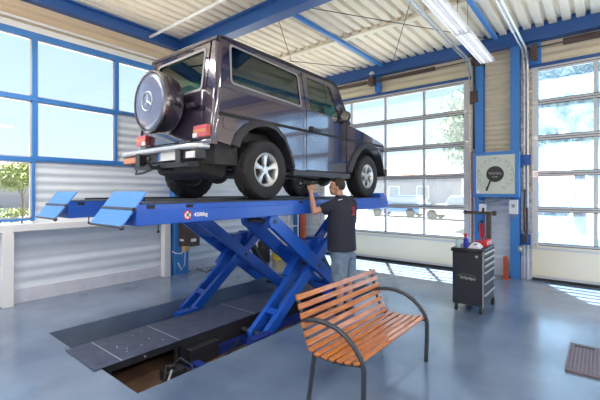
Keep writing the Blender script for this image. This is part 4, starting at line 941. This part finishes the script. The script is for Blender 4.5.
g = MB().box(-8, 22, 21, 24.5, -.03, .02).build('grass', 'grass', kind='stuff', label='strip of grass along the yard edge')
def tree(x, y, h, r, cz, label, lf='leaf', n=1500, th=.09, ls=.16, clusters=14):
    t = thing('tree', (x, y, .02), label, 'tree')
    rnd = random.Random(int(x * 10 + y)); 
    tr = MB().tube([(x, y, .02), (x + .05, y, cz * .5), (x - .03, y + .04, cz)], [th, th * .8, th * .5], 8)
    for k in range(7):
        a = k * 2.4; tr.tube([(x, y, cz * .62 + .06 * k * r), (x + r * .35 * math.cos(a), y + r * .35 * math.sin(a), cz), (x + r * .6 * math.cos(a), y + r * .6 * math.sin(a), cz + r * .35)], [th * .4, th * .25, th * .1], 5)
    tr.build('trunk', 'bark', t)
    q = MB(); cl = []
    for k in range(clusters):
        while True:
            v = V((rnd.uniform(-1, 1), rnd.uniform(-1, 1), rnd.uniform(-1, 1)))
            if v.length < 1: break
        cl.append(V((x + v.x * r * .72, y + v.y * r * .72, cz + (h - cz) * .5 * v.z * 1.0 + .1)))
    for k in range(n):
        c = cl[k % clusters]; v = V((rnd.gauss(0, 1), rnd.gauss(0, 1), rnd.gauss(0, 1))); v = v.normalized() * (rnd.random() ** .45) * r * .42
        p = c + v; a, b_ = V((rnd.gauss(0, 1), rnd.gauss(0, 1), rnd.gauss(0, 1))).normalized(), V((rnd.gauss(0, 1), rnd.gauss(0, 1), rnd.gauss(0, 1))).normalized()
        s_ = ls * rnd.uniform(.6, 1.2); q.add([p - a * s_, p + b_ * s_ * .5, p + a * s_, p - b_ * s_ * .5], [(0, 1, 2, 3)])
    q.build('crown', lf, t, flat=True)
    return t
tree(5.6, 22.2, 3.5, 1.15, 2.3, 'young green tree beyond the lower left window', n=2600, ls=.10, th=.06)
tree(3.0, 23.9, 3.4, 1.2, 2.2, 'green tree cut by the left edge of the lower left window', n=2200, ls=.11, th=.06)
tree(3.9, 20.5, 1.9, .75, .7, 'round dark green bush beyond the lower left window', 'leafd', n=1500, ls=.09, clusters=8)
tree(19.0, 4.3, 8.0, 2.3, 4.9, 'tall pale tree beyond the left garage door', 'leafp', n=5200, ls=.16, th=.2, clusters=26)
tree(17.5, .6, 8.2, 2.3, 5.3, 'big leafy tree beyond the right garage door', 'leafp', n=8000, ls=.15, th=.2, clusters=30)
hd_ = MB(); rnd = random.Random(3)
for k in range(2600):
    p = V((rnd.uniform(-4, 12), 26 + rnd.uniform(-.4, .4), rnd.uniform(0, .75))); a = V((rnd.gauss(0, 1), rnd.gauss(0, 1), rnd.gauss(0, 1))).normalized(); b_ = V((rnd.gauss(0, 1), rnd.gauss(0, 1), rnd.gauss(0, 1))).normalized()
    hd_.add([p - a * .12, p + b_ * .06, p + a * .12, p - b_ * .06], [(0, 1, 2, 3)])
o = hd_.build('hedge', 'leaf', loc=(4, 26, 0), flat=True); tag(o, 'low green hedge beyond the lower left window', 'hedge')
def house(name, x0, x1, y0, y1, h, rh, label, axis='y', wins=(), rm='roofr'):
    t = thing(name, ((x0 + x1) / 2, (y0 + y1) / 2, -.03), label, 'building')
    MB().box(x0, x1, y0, y1, -.03, h).build('wall', 'house', t)
    A = [(x0 - .3, y0 - .3), (x1 + .3, y0 - .3), (x1 + .3, y1 + .3), (x0 - .3, y1 + .3)]; xm, ym = (x0 + x1) / 2, (y0 + y1) / 2
    Rg = [(xm, y0 + 1.5), (xm, y1 - 1.5)] if axis == 'y' else [(x0 + 2, ym), (x1 - 2, ym)]
    vs_ = [(a, b, h) for a, b in A] + [(a, b, h + rh) for a, b in Rg]
    MB().add(vs_, [(3, 2, 1, 0), (0, 1, 4), (1, 2, 5, 4), (2, 3, 5), (3, 0, 4, 5)] if axis == 'y' else [(3, 2, 1, 0), (0, 1, 5, 4), (1, 2, 5), (2, 3, 4, 5), (3, 0, 4)]).build('roof', rm, t, ang=.2)
    for (a, c, z0_, z1_) in wins:
        if axis == 'y': f = MB().box(x0 - .04, x0 + .02, a, c, z0_, z1_).build('window', 'white', t); MB().box(x0 - .05, x0 - .035, a + .06, c - .06, z0_ + .06, z1_ - .06).build('window_pane', 'hwin', f)
        else: f = MB().box(a, c, y0 - .04, y0 + .02, z0_, z1_).build('window', 'white', t); MB().box(a + .06, c - .06, y0 - .05, y0 - .035, z0_ + .06, z1_ - .06).build('window_pane', 'hwin', f)
    return t
house('house', 36, 44, 12.2, 19, 3.4, 2.0, 'white house with a red tiled roof beyond the left garage door', wins=((13, 14.2, 1, 2.3), (16, 17.2, 1, 2.3)))
house('house', -14, 14, 33, 40, 3.4, 1.2, 'long low pale building beyond the young tree', 'x', wins=((2, 3.4, .9, 2.2), (5, 6.4, .9, 2.2)))
house('house', 40, 48, .5, 6.5, 2.6, 1.4, 'small white house beyond the right garage door', wins=((2, 3.2, 1, 2),))
t = thing('parked_car', (25, 11.2, -.03), 'blue car parked in the yard beyond the left garage door', 'car')
def pcar(x, y, L, mt):
    MB().prism([(-L / 2, .3), (L / 2, .3), (L / 2, .75), (L / 2 - .15, .85), (.55, .95), (-L / 2 + .1, .95), (-L / 2, .8)], lambda a, b, w: (x + w, y + a, b), -.85, .85).build('body', mt, t, bevel=.06)
    MB().prism([(-L / 2 + .15, .95), (.6, .95), (.2, 1.42), (-L / 2 + .5, 1.42)], lambda a, b, w: (x + w, y + a, b), -.75, .75).build('cabin', 'hwin', t, bevel=.05)
    MB().prism([(-L / 2 + .45, 1.42), (.22, 1.42), (.15, 1.46), (-L / 2 + .52, 1.46)], lambda a, b, w: (x + w, y + a, b), -.76, .76).build('roof', mt, t)
    for yy_ in (-L * .3, L * .3):
        for xx in (-.8, .8): MB().lathe([(0, -.1), (.31, -.1), (.31, .1), (0, .1)], (x + xx, y + yy_, .28), 'x', 20).build('wheel', 'tyre', t)
pcar(25, 11.2, 4.1, 'carb')
t = thing('parked_car', (27, 3.6, -.03), 'pale parked car beyond the right garage door', 'car'); pcar(27, 3.6, 4.3, 'house')
t = thing('parked_car', (24, 6.9, -.03), 'white parked car beyond the left garage door', 'car'); pcar(24, 6.9, 4.2, 'white')
sg = thing('street_sign', (20, .9, -.03), 'pinkish sign on a pole beyond the right garage door', 'sign')
MB().tube([(20, .9, -.03), (20, .9, 1.5)], .04).build('pole', 'grey', sg); MB().box(19.95, 20.0, .55, 1.25, 1.5, 2.05).build('sign_panel', 'signr', sg)

# ------------------------------------------------------------------ light, sky, camera
def sky():
    w = bpy.data.worlds.new('sky'); scn.world = w; w.use_nodes = True; nt = w.node_tree; bg = nt.nodes['Background']
    tc = nd(nt, 'ShaderNodeTexCoord'); sp = nd(nt, 'ShaderNodeSeparateXYZ'); r = nd(nt, 'ShaderNodeValToRGB')
    nt.links.new(tc.outputs['Generated'], sp.inputs[0]); nt.links.new(sp.outputs['Z'], r.inputs['Fac'])
    e = r.color_ramp.elements; e[0].position = 0; e[0].color = (.86, .93, 1, 1); e[1].position = .9; e[1].color = (.25, .50, .95, 1)
    k = e.new(.22); k.color = (.66, .84, 1, 1); k = e.new(.5); k.color = (.42, .68, 1, 1)
    nt.links.new(r.outputs['Color'], bg.inputs['Color']); bg.inputs['Strength'].default_value = SKY
FILL = 50
SKY, SUN, EXPO = .9, 60.0, .5
sky()
sl = bpy.data.lights.new('sun', 'SUN'); so = bpy.data.objects.new('sun', sl); COL.objects.link(so)
sl.energy = SUN; sl.angle = math.radians(.6); sl.color = (1, .91, .76)
so.rotation_euler = V((1.37, .83, 4.03)).to_track_quat('Z', 'Y').to_euler(); so.location = (10, 8, 20)
for i, (x, y) in enumerate(((-2.2, -3.6), (.6, -3.6), (3.4, -3.6), (6.2, -3.6), (-2.4, 1.2), (.2, 1.2), (-2.2, 5.2), (1.0, 5.2))):  # unseen area lights, added to brighten the hall
    al = bpy.data.lights.new('fill_light', 'AREA'); al.shape = 'RECTANGLE'; al.size = 1.6; al.size_y = .3; al.energy = FILL; al.color = (1, .97, .93)
    ao = bpy.data.objects.new('fill_light', al); COL.objects.link(ao); ao.location = (x, y, 4.2)
    al2 = al.copy(); al2.energy = FILL * .35; a2 = bpy.data.objects.new('fill_light_up', al2); COL.objects.link(a2); a2.location = (x, y, 4.05); a2.rotation_euler = (PI, 0, 0)  # upward fill, added to brighten the roof deck
cam = bpy.data.cameras.new('camera'); co = bpy.data.objects.new('camera', cam); COL.objects.link(co); scn.camera = co
cam.sensor_width = 36; cam.lens = 36 * 371 / 600; cam.shift_y = -8 / 600; cam.clip_end = 500; cam.clip_start = .05
co.location = (0, 0, 1.7); co.rotation_euler = (PI / 2, 0, math.radians(39) - PI / 2)
vs = scn.view_settings; vs.view_transform = 'Standard'; vs.look = 'None'; vs.gamma = 1; vs.exposure = EXPO; vs.use_curve_mapping = False
scn.cycles.max_bounces = 10; scn.cycles.transparent_max_bounces = 24; scn.cycles.diffuse_bounces = 6
